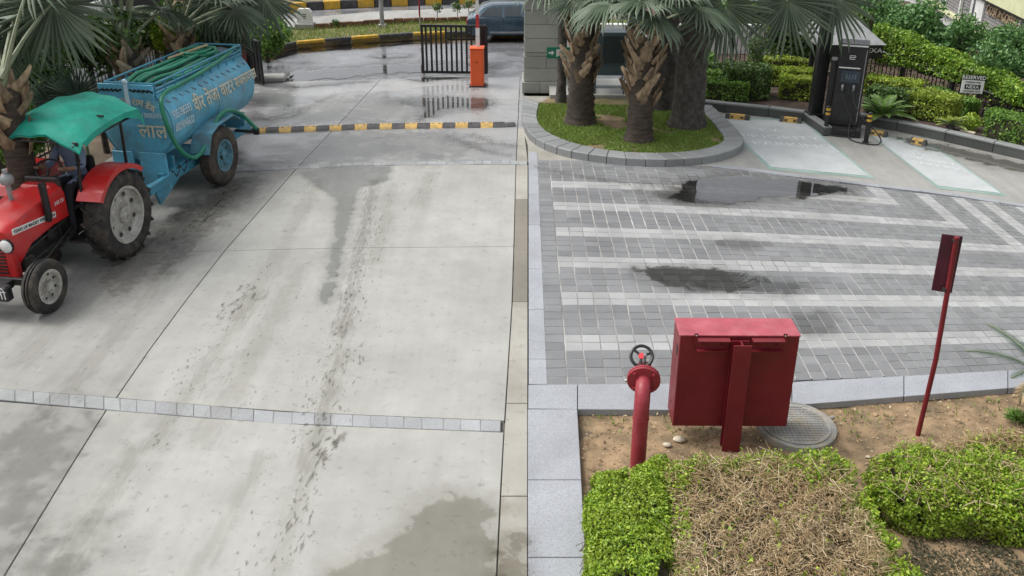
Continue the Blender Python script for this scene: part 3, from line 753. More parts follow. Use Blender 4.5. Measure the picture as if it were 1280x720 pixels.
lawn = sheet('island_lawn', lawn_poly+[G(800, 124).xy, G(690, 124).xy], .10, K['lawn'])
def grass_patch(name, label, poly, z, n, h, mk='grass', parent=None, keep=None):
    poly = [tuple(p[:2]) for p in poly]; lo = np.min(poly, 0); hi = np.max(poly, 0)
    q = rng.uniform(lo, hi, (n*3, 2)); q = q[in_poly(q, poly)]
    if keep is not None: q = q[keep(q)]
    q = q[:n]; n = len(q); L = h*rng.uniform(.5, 1.3, n)
    d = np.column_stack([rng.normal(0, .5, (n, 2)), np.ones(n)]); d = unit(d); s = unit(np.column_stack([rng.normal(0, 1, (n, 2)), np.zeros(n)]))
    b = np.column_stack([q, np.full(n, z)]); wd = .010+.004*rng.uniform(0, 1, (n, 1))
    V = np.stack([b-s*wd, b+s*wd, b+d*L[:, None]], 1).reshape(-1, 3); F = np.arange(n*3).reshape(-1, 3)
    o = raw_mesh(name, V, F, K[mk], parent)
    if label: tag(o, label, 'grass', kind='stuff')
    return o
grass_patch('grass', 'short patchy grass round the palm trunks on the kerbed island', lawn_poly, .10, 40000, .05, keep=lambda q: (vnoise(q, 2.2, 5)+vnoise(q, 7, 9)*.6 - .9*np.exp(-((q[:, 0]-2.0)**2/1.0+(q[:, 1]-17.9)**2/.7)) > -.72))
vp = [tuple(p) for p in verge_poly]
grass_patch('grass', 'green grass strip on the verge behind the yellow and black kerb', vp, .10, 34000, .14, keep=lambda q: (q[:, 0] > -9) & (q[:, 0] < 4))
plinth = box('cabinet_plinth', (0, 0, .06), (2.2, 1.6, .16), K['conc']); plinth.location = (G(745, 122).x, G(745, 118).y, 0.05); tag(plinth, 'low pale concrete plinth under the slate metal cabinet', 'plinth')

def island_palm(px, py, h, r0, r1, hb, label, hd_h, seed, nb=26, m='bark'):
    b = G(px, py); e = tag(empty('fan_palm', (0, 0, 0)), label, 'palm tree', 'fan palms on the kerbed island')
    palm_trunk((b.x, b.y, .08), h, r0, r1, e, m, sd=seed)
    if nb: boots((b.x, b.y, 0), hb, hd_h, r1*1.0, r1*1.05, e, nb, .44, sd=seed, out=.26)
    return e, Vector((b.x, b.y, hd_h+.15))
def crown(e, head, specs, m='fan', dry_p=0.0):
    for az, el, L, R in specs:
        dry = random.random() < dry_p
        if dry: el -= 45
        az, el = rad(az), rad(el); u = Vector((math.cos(az), math.sin(az), 0))
        c = head+u*L*math.cos(el)+Vector((0, 0, L*math.sin(el)))
        el2 = el-rad(38); a = u*math.cos(el2)+Vector((0, 0, math.sin(el2))); n_ = -u*math.sin(el2)+Vector((0, 0, math.cos(el2)))
        frond(head-Vector((0, 0, .1)), c, a, n_+Vector((random.uniform(-.3, .3), random.uniform(-.3, .3), 0)), R*(.85 if dry else random.uniform(.9, 1.1)), 'fan_dry' if dry else m, e, droop=random.uniform(.25, .65))
p1, h1 = island_palm(725, 159, 2.2, .30, .235, .92, 'short fan palm beside the stone pillar with crossed tan leaf bases', 2.35, 3, 64)
crown(p1, h1, [(200, 30, .9, .75), (165, 42, .9, .8), (250, 15, .8, .72), (285, 25, .9, .75), (330, 20, .9, .8), (20, 35, 1.0, .8), (80, 45, 1.0, .8), (130, 35, .9, .8), (225, 62, 1.0, .8)])
p2, h2 = island_palm(798, 181, 2.0, .265, .21, .80, 'front fan palm at the middle of the island with shaggy pale leaf bases', 2.2, 5, 70)
crown(p2, h2, [(205, 28, .9, .85), (180, 18, .8, .8), (255, 40, .8, .8), (275, 20, .75, .7), (310, 45, .9, .8), (350, 20, 1.0, .85), (40, 35, 1.0, .85), (100, 40, 1.0, .85), (150, 30, .9, .8), (230, 68, 1.0, .8)])
p3, h3 = island_palm(858, 163, 3.3, .34, .28, 0, 'tall thick palm with a bare dark trunk at the right of the island', 3.3, 8, 0, 'barkd')
crown(p3, h3, [(a, random.uniform(-5, 35), 1.3, 1.0) for a in (20, 70, 120, 170, 345)])
for cx, cy, dep, ax, R in [(905, 6, 16.4, (.05, -.2, -1), 1.15), (985, 2, 16.8, (.45, -.25, -1), 1.15), (1042, -4, 17.2, (.55, -.2, -1), 1.1)]:
    d = G(cx, cy, 0)-CAM; c = CAM+d*((dep-CAM.y)/d.y)
    frond(h3, c, ax, (.1, -1, .25), R, 'fan', p3, arc=300, droop=.2, nseg=40, seed=cx)
p4, h4 = island_palm(826, 140, 3.2, .30, .25, 0, 'dark palm trunk standing just behind the thick bare trunk', 3.2, 11, 0, 'barkd')
crown(p4, h4, [(a, random.uniform(0, 40), 1.2, .95) for a in (30, 90, 150, 215)])
p5, h5 = island_palm(701, 133, 3.0, .11, .10, 0, 'slender dark trunk right beside the stone pillar', 3.0, 13, 0, 'barkd')
crown(p5, h5, [(a, random.uniform(5, 40), .9, .8) for a in (20, 80, 150, 220, 300)])

# ---------------------------------------------------------------- stone pillar, exit sign, cabinet, barrier, gate leaves
pb = G(655, 116); pil = tag(empty('stone_pillar', (pb.x, pb.y, 0)), 'square gate pillar clad in grey stone blocks behind the slender palm', 'pillar')
zz = [0, .27, .60, .88, .97, 1.30, 1.62, 1.95, 2.3, 2.65]
box('pillar_core', (.45, .45, 1.3), (.86, .86, 2.58), K['joint'], pil)
for k, (a, b) in enumerate(zip(zz, zz[1:])):
    wd = .92 if k else 1.0; off = 0 if k else -.04; ins = .02 if k == 3 else 0
    spl = [0, .42, 1] if k == 0 else ([0, .58, 1] if k in (2, 6) else [0, 1])
    for s0, s1 in zip(spl, spl[1:]):
        MB().box((off+wd*(s0+s1)/2, off+ins+.02, (a+b)/2), (wd*(s1-s0)-.008, .06, b-a-.010)).build('stone_block', K['stone'], pil, bevel=.004)
    for sx in (off+ins+.02, off+wd-ins-.02):
        MB().box((sx, off+wd/2+.035, (a+b)/2), (.06, wd-.01, b-a-.010)).build('stone_block', K['stone'], pil, bevel=.004)
es = G(700, 84); ey = pb.y-.06
def at_y(x, y, Y):
    d = G(x, y)-CAM; return CAM+d*((Y-CAM.y)/d.y)
q = at_y(701, 66, G(701, 133).y-.14); es = tag(empty('exit_sign', q), 'small green arrow exit sign on the slender trunk beside the pillar', 'sign')
box('panel', (0, 0, 0), (.62, .02, .25), K['signgreen'], es, bevel=.004)
MB().add([(-.27, -.012, .02), (-.2, -.012, .02), (-.2, -.012, .06), (-.14, -.012, 0), (-.2, -.012, -.06), (-.2, -.012, -.02), (-.27, -.012, -.02)], [tuple(range(7))]).build('arrow', K['white'], es)
MB().add([(-.10, -.012, -.09), (-.02, -.012, -.06), (.0, -.012, .08), (-.10, -.012, .08)], [(0, 1, 2, 3)]).build('pictogram', K['white'], es)
lettering('EXIT', .17, K['white'], es, frame((.14, -.012, -.005), (1, 0, 0), (0, 0, 1)), .001)

cb = G(760, 124); cab = tag(empty('utility_cabinet', (cb.x, cb.y, .13)), 'slate grey metal cabinet on a thin legged stand between the palms', 'cabinet')
box('body', (0, 0, .98), (.72, .5, .98), K['teal'], cab, bevel=.012)
box('door', (.06, -.256, 1.08), (.50, .014, .62), K['teal_d'], cab, bevel=.004)
box('door_frame', (.06, -.252, 1.08), (.56, .01, .68), K['teal'], cab, bevel=.003)
box('handle', (.25, -.27, 1.05), (.02, .02, .1), K['blackm'], cab)
for sx in (-.33, .33):
    for sy in (-.22, .22): box('leg', (sx, sy, .24), (.035, .035, .5), K['teal'], cab)
    box('brace', (sx, 0, .13), (.025, .44, .025), K['teal'], cab)
box('brace', (0, .22, .13), (.66, .025, .025), K['teal'], cab); box('brace', (0, -.22, .2), (.66, .025, .025), K['teal'], cab)

bp = G(597, 107); bar_e = tag(empty('boom_barrier', (bp.x, bp.y, 0)), 'orange boom barrier with its red and white arm raised', 'barrier')
box('housing', (0, 0, .47), (.33, .32, .92), K['orange'], bar_e, bevel=.02); box('base', (0, 0, .012), (.40, .38, .024), K['blackm'], bar_e)
box('cap', (0, 0, .945), (.36, .35, .03), K['orange'], bar_e, bevel=.01)
box('service_door', (0, -.163, .45), (.25, .008, .66), K['orange'], bar_e, bevel=.002); box('lock', (0, -.17, .62), (.03, .012, .03), K['blackm'], bar_e)
z = .96
for k, ln in enumerate([.46, .32, .34, .34, .34, .34, .34, .34]):
    box('arm_band', (.02, 0, z+ln/2), (.075 if k else .1, .05, ln), K['white' if k % 2 == 0 else 'tred'], bar_e); z += ln

def gate_leaf(name, label, p0, p1, h, nb, sheet_last=False, legs_=True):
    e = tag(empty(name, p0), label, 'gate', 'black steel gate leaves at the entry'); d = (p1-p0); d.z = 0; L = d.length; u = d.normalized()
    rot = Matrix.Rotation(math.atan2(u.y, u.x), 3, 'Z'); P = lambda s, zc: tuple(u*s+Vector((0, 0, zc)))
    for zc in (.09, h-.03): box('rail', P(L/2, zc), (L, .05, .06), K['black'], e, rot)
    for s in (.03, L-.03): box('stile', P(s, h/2+.03), (.06, .06, h-.05), K['black'], e, rot)
    ref = None
    for i in range(1, nb):
        o = box('gate_bar', (0, 0, 0), (.05, .05, h-.14), K['black'], e, rot) if ref is None else ref.copy()
        if ref is not None: C.objects.link(o)
        ref = ref or o; o.location = P(L*i/nb, h/2+.03)
    return e, u, L, rot
ge, u, L, rot = gate_leaf('gate_leaf', 'black barred gate leaf standing open behind the orange barrier', G(528, 94), G(609, 95), 1.30, 13)
box('side_panel', tuple(u*(L-.13)+Vector((0, .05, .66))), (.3, .02, 1.2), K['black'], ge, rot)
box('wheel_foot', (0.05, 0, .03), (.05, .05, .06), K['steel'], ge)
ge2, u2, L2, rot2 = gate_leaf('gate_leaf', 'black sheeted gate leaf swung open behind the water tanker', G(313, 101), G(330, 108.5), 1.12, 4)
for k in range(5): box('gate_sheet', tuple(u2*(L2*(k+.5)/5)+Vector((-.02, .02, .58))), (L2/5-.006, .012, .98), K['black'], ge2, rot2)
gp = G(309, 102); po = box('gate_post', (0, 0, .62), (.12, .12, 1.24), K['red_f'], bevel=.01); po.location = (gp.x, gp.y+.05, 0); tag(po, 'faded red square post carrying the sheeted gate leaf', 'gate post')
kb = G(333, 103); ks = box('kerb_end', (0, 0, .07), (1.3, .42, .16), K['conc'], bevel=.04); ks.location = (kb.x-.2, kb.y+.12, 0); ks.rotation_euler.z = .16; tag(ks, 'pale concrete kerb end beside the sheeted gate leaf', 'kerb')

# ---------------------------------------------------------------- speed bump
sb = tag(empty('speed_bump'), 'yellow and black rubber speed bump across the wet driveway', 'speed bump')
xs = np.linspace(302, 632, 22)
def hump(p0, p1, wdt, h, mb):
    d = (p1-p0).normalized(); n_ = Vector((-d.y, d.x, 0)); prof = [(-.5, 0), (-.40, .55), (-.22, .95), (0, 1), (.22, .95), (.40, .55), (.5, 0)]
    A = [p0+n_*wdt*u+Vector((0, 0, h*v)) for u, v in prof]; B = [p1+n_*wdt*u+Vector((0, 0, h*v)) for u, v in prof]
    m = len(prof); mb.add(A+B, [(i, i+1, m+i+1, m+i) for i in range(m-1)]+[tuple(range(m)), tuple(range(2*m-1, m-1, -1))])
yb = lambda x: float(np.interp(x, [302, 478, 645], [164.5, 158.5, 156.5]))
for i, (a, b) in enumerate(zip(xs, xs[1:])):
    p0, p1 = G(a, yb(a)), G(b, yb(b)); mb = MB(); d = (p1-p0)*.02; hump(p0+d, p1-d, .34, .06, mb)
    o = mb.build('rubber_block', K['yellow_f' if i % 2 else 'kblack'], sb, smooth=True)
    c = (p0+p1)/2
    for k in (-.25, .25):
        q = c+(p1-p0)*k; mb = MB().lathe([(.022, .05), (.022, .064), (.001, .064)], 8); mb.build('bolt', K['blackm'], o).location = q
p0, p1 = G(633, yb(633)), G(644, yb(644)); mb = MB(); hump(p0, p1, .30, .05, mb); mb.build('end_block', K['kblack'], sb, smooth=True)

# ---------------------------------------------------------------- bed kerbs, wheel stops, charger
def low_wall(name, label, pts, h, th, m='kerb', topm='granite', off=None):
    e = tag(empty(name), label, 'kerb')
    for p, q in zip(pts, pts[1:]):
        n = max(1, round((q-p).length/1.0)); d = (q-p)/n; nn = Vector((-d.y, d.x, 0)).normalized()*th
        for k in range(n):
            a = p+d*(k+.006); b = p+d*(k+.994)
            MB().prism([a, b, b+nn, a+nn], -.02, h-.045).build('kerb_stone', K[m], e)
            MB().prism([a-nn*.08, b-nn*.08, b+nn*1.05, a+nn*1.05], h-.042, h).build('coping_stone', K[topm], e, bevel=.006)
    return e
K['wkerb'] = granite('wet_kerb_face', (.075, .08, .075), .3, .2)
BK1 = [G(x, y) for x, y in [(879, 138), (905, 141), (960, 146.5), (1004, 152)]]
BK2 = [G(1004, 152), G(1030, 170)]
BK3 = [G(x, y) for x, y in [(1072, 155), (1120, 164), (1180, 177), (1240, 191), (1330, 212), (1600, 278)]]
low_wall('bed_kerb', 'dark wet kerb with pale coping along the hedges left of the charger', BK1, .22, .16, 'wkerb', 'kerb')
low_wall('bed_kerb', 'short kerb return running forward beside the charger plinth', BK2, .20, .14, 'wkerb', 'kerb')
low_wall('bed_kerb', 'long sloping kerb in front of the hedges right of the charger', BK3, .22, .16, 'wkerb', 'kerb')
hb_poly = [p.xy+Vector((0, .1)) for p in BK1]+[G(1030, 150).xy, G(1072, 150).xy]+[p.xy+Vector((.03, .1)) for p in BK3]+[Vector((30, 14)), Vector((30, 34)), Vector((4.2, 34)), Vector((3.6, 22))]
K['mulch'] = mat('dark_mulch', (.075, .05, .038), .95, var=.4, sc=4, bump=.6, bsc=25)
sheet('hedge_bed', hb_poly, .10, K['mulch'], thick=.1)
def wheel_stop(c, d, ln, label):
    e = tag(empty('wheel_stop', (c.x, c.y, .004), math.atan2(d.y, d.x)), label, 'wheel stop', 'wheel stops of the charging bays')
    n = 5
    for k in range(n):
        x0, x1 = -ln/2+ln*k/n, -ln/2+ln*(k+1)/n; t0 = .02 if k == 0 else 0; t1 = .02 if k == n-1 else 0
        MB().hexa([(x0, -.085, 0), (x1, -.085, 0), (x1, .085, 0), (x0, .085, 0)], [(x0+t0, -.05, .1), (x1-t1, -.05, .1), (x1-t1, .05, .1), (x0+t0, .05, .1)]).build('rubber_block', K['yellow_f' if k in (1, 2, 3) else 'kblack'], e, bevel=.006)
    for x0 in (-ln*.2, ln*.2): box('reflector', (x0, -.078, .05), (.06, .01, .04), K['kblack'], e)
for (x0, y0, x1, y1), lb in zip([(906, 147, 937, 150), (974, 151, 1002, 154), (1085, 167, 1109, 171.5), (1136, 177.5, 1158, 182)],
        ['yellow and black wheel stop nearest the palm island', 'yellow and black wheel stop just left of the charger', 'yellow and black wheel stop just right of the charger', 'yellow and black wheel stop farthest right at the bay heads']):
    a, b = G(x0, y0), G(x1, y1); wheel_stop((a+b)/2, b-a, (b-a).length, lb)

ca, cb_ = G(1036, 166), G(1068, 172); cd_ = (cb_-ca); cu = cd_.normalized(); ang = rad(-19)
ch = tag(empty('ev_charger', (*((ca+cb_)/2).xy, 0), ang), 'tall black charging station with two looping cables', 'charging station')
W_ = .56
box('plinth', (0, .30, .075), (W_+.16, .82, .15), K['blackm'], ch, bevel=.01)
box('cabinet', (0, .42, .99), (W_, .56, 1.68), K['black'], ch, bevel=.02)
box('side_column', (-W_/2-.06, .5, .80), (.12, .36, 1.3), K['black'], ch, bevel=.01)
box('top_trim', (-.02, .13, 1.80), (W_*.96, .02, .025), K['lens'], ch); box('light_strip', (-.04, .128, 1.36), (W_*.72, .02, .022), K['lens'], ch)
box('side_strip', (W_/2-.04, .134, .98), (.012, .012, 1.5), K['steel'], ch)
box('screen_panel', (0, .138, 1.18), (W_*.66, .014, .24), K['screen'], ch, bevel=.003)
for k in range(4): box('display', (-.07+.055*k, .128, 1.18), (.035, .006, .10), K['teal'], ch)
mb = MB()
for s in (((-.05, 0, .035), (.05, 0, .035)), ((-.05, 0, -.035), (.05, 0, -.035)), ((-.05, 0, .035), (-.05, 0, -.035)), ((-.05, 0, 0), (.05, 0, 0)), ((.05, 0, .035), (.05, 0, 0))): mb.tube(s, .006, 5)
lo_ = mb.build('logo', K['lens'], ch); lo_.location = (-.01, .132, 1.57)
box('lower_door', (0, .136, .58), (W_*.8, .012, .62), K['blackm'], ch, bevel=.003)
for sx in (-.12, .09):
    hs = box('plug_holster', (sx, .12, .95), (.10, .06, .10), K['blackm'], ch, bevel=.01); pg = box('plug', (sx, .07, .97), (.045, .09, .12), K['steel'], hs, Matrix.Rotation(.5, 3, 'X'), bevel=.01)
def bez(p, n=28): return resample([Vector(q) for q in p], n)
MB().tube(bez([(-.12, .06, .93), (-.05, -.02, .70), (.14, -.10, .38), (.24, -.12, .18), (.20, -.14, .04), (-.02, -.16, .02), (-.24, -.12, .03), (-.33, 0, .10), (-.36, .12, .3)]), .014, 7).build('cable', K['blackm'], ch, smooth=True)
MB().tube(bez([(.09, .06, .93), (.13, -.03, .72), (.34, -.20, .45), (.62, -.36, .24), (.74, -.42, .08), (.68, -.50, .02), (.42, -.50, .02), (.16, -.30, .02), (.12, -.08, .15), (.13, .10, .45)]), .014, 7).build('cable', K['blackm'], ch, smooth=True)
def bollard(x, y, h, label):
    p = G(x, y); e = tag(empty('bollard', (p.x, p.y, 0)), label, 'bollard', 'bollards guarding the charger')
    MB().lathe([(.045, 0), (.045, h-.015), (.03, h), (.001, h)], 14).build('post', K['black'], e, smooth=True)
    for z in (h-.16, h-.07): MB().lathe([(.0465, z-.025), (.0465, z+.025)], 14).build('reflective_band', K['yellow'], e, smooth=True)
    MB().lathe([(.07, 0), (.07, .012), (.04, .014)], 14).build('base', K['blackm'], e)
bollard(1031, 169, .62, 'black bollard with yellow bands at the left foot of the charger')
bollard(1082, 178, .62, 'black bollard with yellow bands at the right foot of the charger')
pp = G(1019, 155); pc = tag(empty('shelter_post', (pp.x, pp.y, 0)), 'tall square black post beside the charger', 'post')
box('post', (0, .12, 1.7), (.24, .24, 3.4), K['black'], pc, bevel=.01); box('base_plate', (0, .12, .21), (.34, .34, .03), K['blackm'], pc); box('service_box', (.16, -.06, .32), (.06, .05, .2), K['galv'], pc, bevel=.005)
sp = at_y(1076, 52, 20.6); sh_ = tag(empty('entrance_canopy', (sp.x, sp.y, 0)), 'dark entrance canopy with pale sloping roof and white letters behind the charger', 'canopy')
z0 = sp.z
MB().hexa([(-1.2, -.5, z0+.02), (.42, -.5, z0+.02), (.42, .9, z0+.02), (-1.2, .9, z0+.02)], [(-1.2, .2, z0+.62), (-.28, .2, z0+.62), (-.28, .8, z0+.62), (-1.2, .8, z0+.62)]).build('roof', K['galv'], sh_)
box('fascia', (-.35, -.36, z0-.16), (1.5, .08, .30), K['black'], sh_)
lettering('NEXA', .15, K['white'], sh_, frame((.12, -.405, z0-.13), (1, 0, 0), (0, 0, 1)), .004, sx=1.3)
for sx in (-1.0, .3): box('post', (sx, .3, z0/2-.1), (.1, .1, z0), K['black'], sh_)
rs = G(1207, 148); rsg = tag(empty('reserved_sign', (rs.x, rs.y, .10), rad(-14)), 'white reserved parking sign on two thin black legs in the hedge', 'sign')
box('panel', (0, 0, .60), (.44, .02, .28), K['white'], rsg, bevel=.003); box('header', (0, 0, .80), (.44, .02, .10), K['blackm'], rsg)
for sx in (-.18, .18): bar('leg', (sx, .02, -.16), (sx, .02, .5), .014, K['black'], rsg)
box('black_plate', (0, -.013, .60), (.31, .006, .10), K['blackm'], rsg)
for tx, sz, zc, mm in (('RESERVED', .105, .80, 'white'), ('PARKING FOR', .045, .70, 'blackm'), ('NEXA', .095, .597, 'white'), ('CUSTOMERS ONLY', .04, .505, 'blackm')):
    lettering(tx, sz, K[mm], rsg, frame((0, -.018, zc), (1, 0, 0), (0, 0, 1)), .001, bold=.001)

# ---------------------------------------------------------------- hedges behind the bays
def hbox(x0, x1, yb_, yt, dep, n, size, mk, label, seed=0, a=None, zb=.1, name='clipped_hedge'):
    """box hedge: picture columns x0..x1 at its front foot row yb_, top row yt, depth dep"""
    p, q = G(x0, yb_, zb), G(x1, yb_ if a is None else a, zb)
    d = (q-p).normalized(); nn = Vector((-d.y, d.x, 0))
    lo, hi = 0.05, 3.0
    for _ in range(40):
        m_ = (lo+hi)/2; v = (p+q)/2+Vector((0, 0, m_))-CAM
        yy = ROW0-FPX*v.dot(_U)/v.dot(_F)
        if yy > yt: lo = m_
        else: hi = m_
    return hedge(label, [p, q, q+nn*dep, p+nn*dep], zb, zb+lo, n, size, mk, seed, group='clipped hedges behind the charging bays', name=name)
hbox(880, 935, 126, 103, .45, 5200, .055, 'hmid', 'bright low box hedge in front, right beside the thick palm trunk', 1, 129)
hbox(874, 903, 115, 91, .5, 3000, .055, 'hmid', 'second hedge block up the bank beside the thick palm trunk', 2)
hbox(874, 899, 102, 80, .5, 2400, .055, 'hdark', 'third hedge block up the bank beside the thick palm trunk', 3)
hbox(874, 893, 91, 70, .5, 2000, .055, 'hmid', 'topmost small hedge block by the fence above the thick trunk', 4)
hbox(906, 961, 125, 87, .9, 9000, .055, 'hdark', 'large dark box hedge under the ball topiary', 5, 127)
hbox(972, 1016, 124, 98, .45, 4500, .055, 'hyell', 'lime hedge at the front beside the tall black post', 6, 128)
hbox(960, 1016, 108, 87, .35, 4200, .055, 'hyell', 'middle lime hedge row running to the tall black post', 7, 112)
hbox(950, 1014, 94, 74, .35, 4200, .055, 'hyell', 'back lime hedge row below the fence', 8, 98)
tp = G(941, 104, .1); tpe = tag(empty('ball_topiary', tp), 'two ball topiary on a thin stem above the dark hedge', 'topiary')
def hub_z(p, yy):
    lo, hi = 0, 4
    for _ in range(40):
        m_ = (lo+hi)/2; v = p+Vector((0, 0, m_))-CAM
        if ROW0-FPX*v.dot(_U)/v.dot(_F) > yy: lo = m_
        else: hi = m_
    return lo
for yy, r in ((55, .21), (73, .19)):
    n = 900; u_ = unit(rng.normal(0, 1, (n, 3))); P = u_*r*(1-np.abs(rng.normal(0, .12, n)))[:, None]+np.array([0, 0, hub_z(tp, yy)])
    leaf_cloud('foliage', P, u_, .05, K['hdark'], tpe)
bar('stem', (0, 0, 0), (0, 0, hub_z(tp, 55)), .018, K['twig'], tpe)
# right of the charger
hbox(1078, 1128, 141, 113, .5, 7500, .05, 'hdark', 'dark rounded hedge behind the cycad by the charger', 11, 150)
hbox(1076, 1140, 118, 100, .5, 5200, .05, 'hyell', 'lime topped hedge row just right of the charger', 12, 130)
hbox(1124, 1186, 146, 119, .6, 8000, .05, 'hyell', 'wide lime topped hedge between the cycad and the reserved sign', 13, 158)
hbox(1150, 1205, 130, 118, .4, 5200, .05, 'hmid', 'green hedge row along the fence behind the reserved sign', 14, 148)
hbox(1226, 1300, 158, 146, .45, 6000, .05, 'hmid', 'long green hedge row beyond the reserved sign', 15, 176)
hbox(1226, 1310, 172, 149, .5, 6500, .05, 'hmid', 'front clipped hedge at the right end of the sloping kerb', 16, 194)
def cycad(x, y, n, L, label, mk='hmid', seed=0, z=.1, el=(15, 75), lw=.02):
    p = G(x, y, z); e = tag(empty('cycad', p), label, 'cycad'); r_ = random.Random(seed)
    MB().lathe([(.07, 0), (.09, .06), (.07, .14), (.001, .16)], 10).build('stump', K['barkd'], e)
    for i in range(n):
        az = i*2.399+r_.uniform(-.2, .2); e0 = rad(r_.uniform(*el)); ln = L*r_.uniform(.8, 1.15)
        pts = []
        for t in np.linspace(0, 1, 9):
            ee = e0-t*rad(50); rr = ln*t
            pts.append(Vector((math.cos(az)*rr*math.cos(e0-t*.35), math.sin(az)*rr*math.cos(e0-t*.35), .12+rr*math.sin(e0)-ln*.35*t*t)))
        V, F = [], []
        side_ = Vector((-math.sin(az), math.cos(az), 0))
        for j in range(1, 60):
            t = .12+.88*j/60; k = t*8; i0 = min(int(k), 7); c = pts[i0].lerp(pts[i0+1], k-i0); tg = (pts[i0+1]-pts[i0]).normalized()
            wl = ln*.22*math.sin(pi*min(1, .15+t*.85))+.01
            for s in (-1, 1):
                d = (side_*s+tg*.7+Vector((0, 0, .3))).normalized(); k0 = len(V)
                V += [c-tg*lw*.4, c+tg*lw*.4, c+d*wl]; F.append((k0, k0+1, k0+2))
        o = raw_mesh('frond', np.array([tuple(v) for v in V]), np.array(F), K[mk], e)
        MB().tube(pts, [.012]*5+[.008]*4, 5).build('midrib', K['petiole'], o)
    return e
cycad(1102, 153, 26, .66, 'green cycad with spiky arching fronds right of the charger', 'hmid', 3)
cycad(1187, 164, 16, .36, 'small yellowing cycad in the bare soil below the hedge', 'hyell', 4)
p = G(1213, 163, .1); o = tag(empty('leafy_shrub', p), 'small bright leafy shrub left of the front hedge', 'shrub')
u_ = unit(rng.normal(0, 1, (500, 3))); leaf_cloud('foliage', u_*rng.uniform(.1, .2, (500, 1))+np.array([0, 0, .18]), u_, .06, K['hgreen'], o); bar('stem', (0, 0, 0), (0, 0, .2), .015, K['twig'], o)
p = G(1209, 167, .1); o = box('pale_stone', (0, 0, .03), (.30, .07, .06), K['pebble'], rot=Matrix.Rotation(-.7, 3, 'Z'), bevel=.015); o.location = p; tag(o, 'pale broken stone lying in the bed below the reserved sign', 'stone')

# black bar fences
def bar_fence(name, label, pts, h, step, z0=.1, r=.012, hs=None):
    e = tag(empty(name), label, 'fence'); ref = None; refp = None
    for si, (p, q) in enumerate(zip(pts, pts[1:])):
        d = q-p; L = d.length; u = d.normalized(); rot = Matrix.Rotation(math.atan2(u.y, u.x), 3, 'Z'); n = int(L/step)
        ha, hb_ = (hs[si], hs[si+1]) if hs else (h, h)
        for a_, b__ in ((z0+.12, z0+.12), (z0+ha-.12, z0+hb_-.12)): MB().tube([(p.x, p.y, a_), (q.x, q.y, b__)], .022, 4).build('rail', K['black'], e)
        for k in range(n):
            a = p+u*(k+.5)*step; post = k % 18 == 9
            if post:
                o = box('fence_post', (0, 0, h/2), (.09, .09, h+.1), K['black'], e) if refp is None else refp.copy()
                if refp is not None: C.objects.link(o)
                refp = refp or o
            else:
                o = MB().tube([(0, 0, 0), (0, 0, h), (0, 0, h+.06)], [r, r, .002], 5).build('fence_bar', K['black'], e) if ref is None else ref.copy()
                if ref is not None: C.objects.link(o)
                ref = ref or o
            o.location = (a.x, a.y, z0); o.rotation_euler.z = math.atan2(u.y, u.x); o.scale.z = (ha+(hb_-ha)*(k+.5)/n)/h
    return e
FB = [G(862, 84, .1), G(1016, 92, .1), G(1078, 102, .1), G(1140, 117, .1), G(1210, 138, .1), G(1300, 166, .1)]
FH = [1.65, 1.5, 1.0, .8, .66, .5]
bar_fence('bar_fence', 'black bar fence behind the clipped hedges', FB, 1.6, .11, hs=FH)
# creeper hedge riding on the fence
def creeper(label, pts, z0, z1, th, n, size, mk, seed, hs=None):
    pts = [p-Vector((.03, .12, 0)) for p in pts]; poly = [p.xy for p in pts]; back = []
    for i, p in enumerate(pts):
        d = (pts[min(i+1, len(pts)-1)]-pts[max(i-1, 0)]).normalized(); back.append(p.xy+Vector((-d.y, d.x))*th)
    poly = poly+back[::-1]; e = tag(empty('creeper_hedge'), label, 'hedge')
    P, N = hedge_pts(poly, z0, z1, n, .09, .09, seed); 
    k = P[:, 2]-z0 > ((.78 if hs else .32)+.26*vnoise(P[:, :2], 1.4, seed+1)+.12*vnoise(P[:, :2], 6, seed+2))*(1+(rng.uniform(0, 1, len(P))<.06)*-2)
    fac = np.ones(len(P))
    if hs:
        u0 = (pts[-1]-pts[0]).xy; t_ = ((P[:, :2]-np.array(pts[0].xy)) @ np.array(u0))/u0.length_squared; fac = np.interp(t_, [((p-pts[0]).xy.dot(u0))/u0.length_squared for p in pts], [(h_-z0)/(z1-z0) for h_ in hs]); P[:, 2] = z0+(P[:, 2]-z0)*fac
    leaf_cloud('foliage', P[k], N[k], size, K[mk], e, .6)
    mb = MB(); q = [p.xy for p in pts]; m = len(q)
    for i in range(m-1):
        d = (q[i+1]-q[i]).normalized(); nn = Vector((-d.y, d.x)); a = q[i]+nn*.1; b = q[i+1]+nn*.1
        zt_ = (min(hs[i], hs[i+1]) if hs else z1); mb.prism([a, b, b+nn*(th-.2), a+nn*(th-.2)], z0+(zt_-z0)*(.52 if hs else .4), zt_-.1)
    mb.build('branches', K['core'], e)
    return e
creeper('tall lime topped creeper hedge over the bar fence, right of the charger', FB[2:], .1, 1.6, .5, 30000, .06, 'ivy', 21, hs=[1.52, 1.26, 1.06, .74])
creeper('darker creeper mass on the fence left of the charger post', [G(955, 88, .1), G(1016, 92, .1), G(1074, 100, .1)], .1, 1.75, .45, 9000, .07, 'hdark', 23)

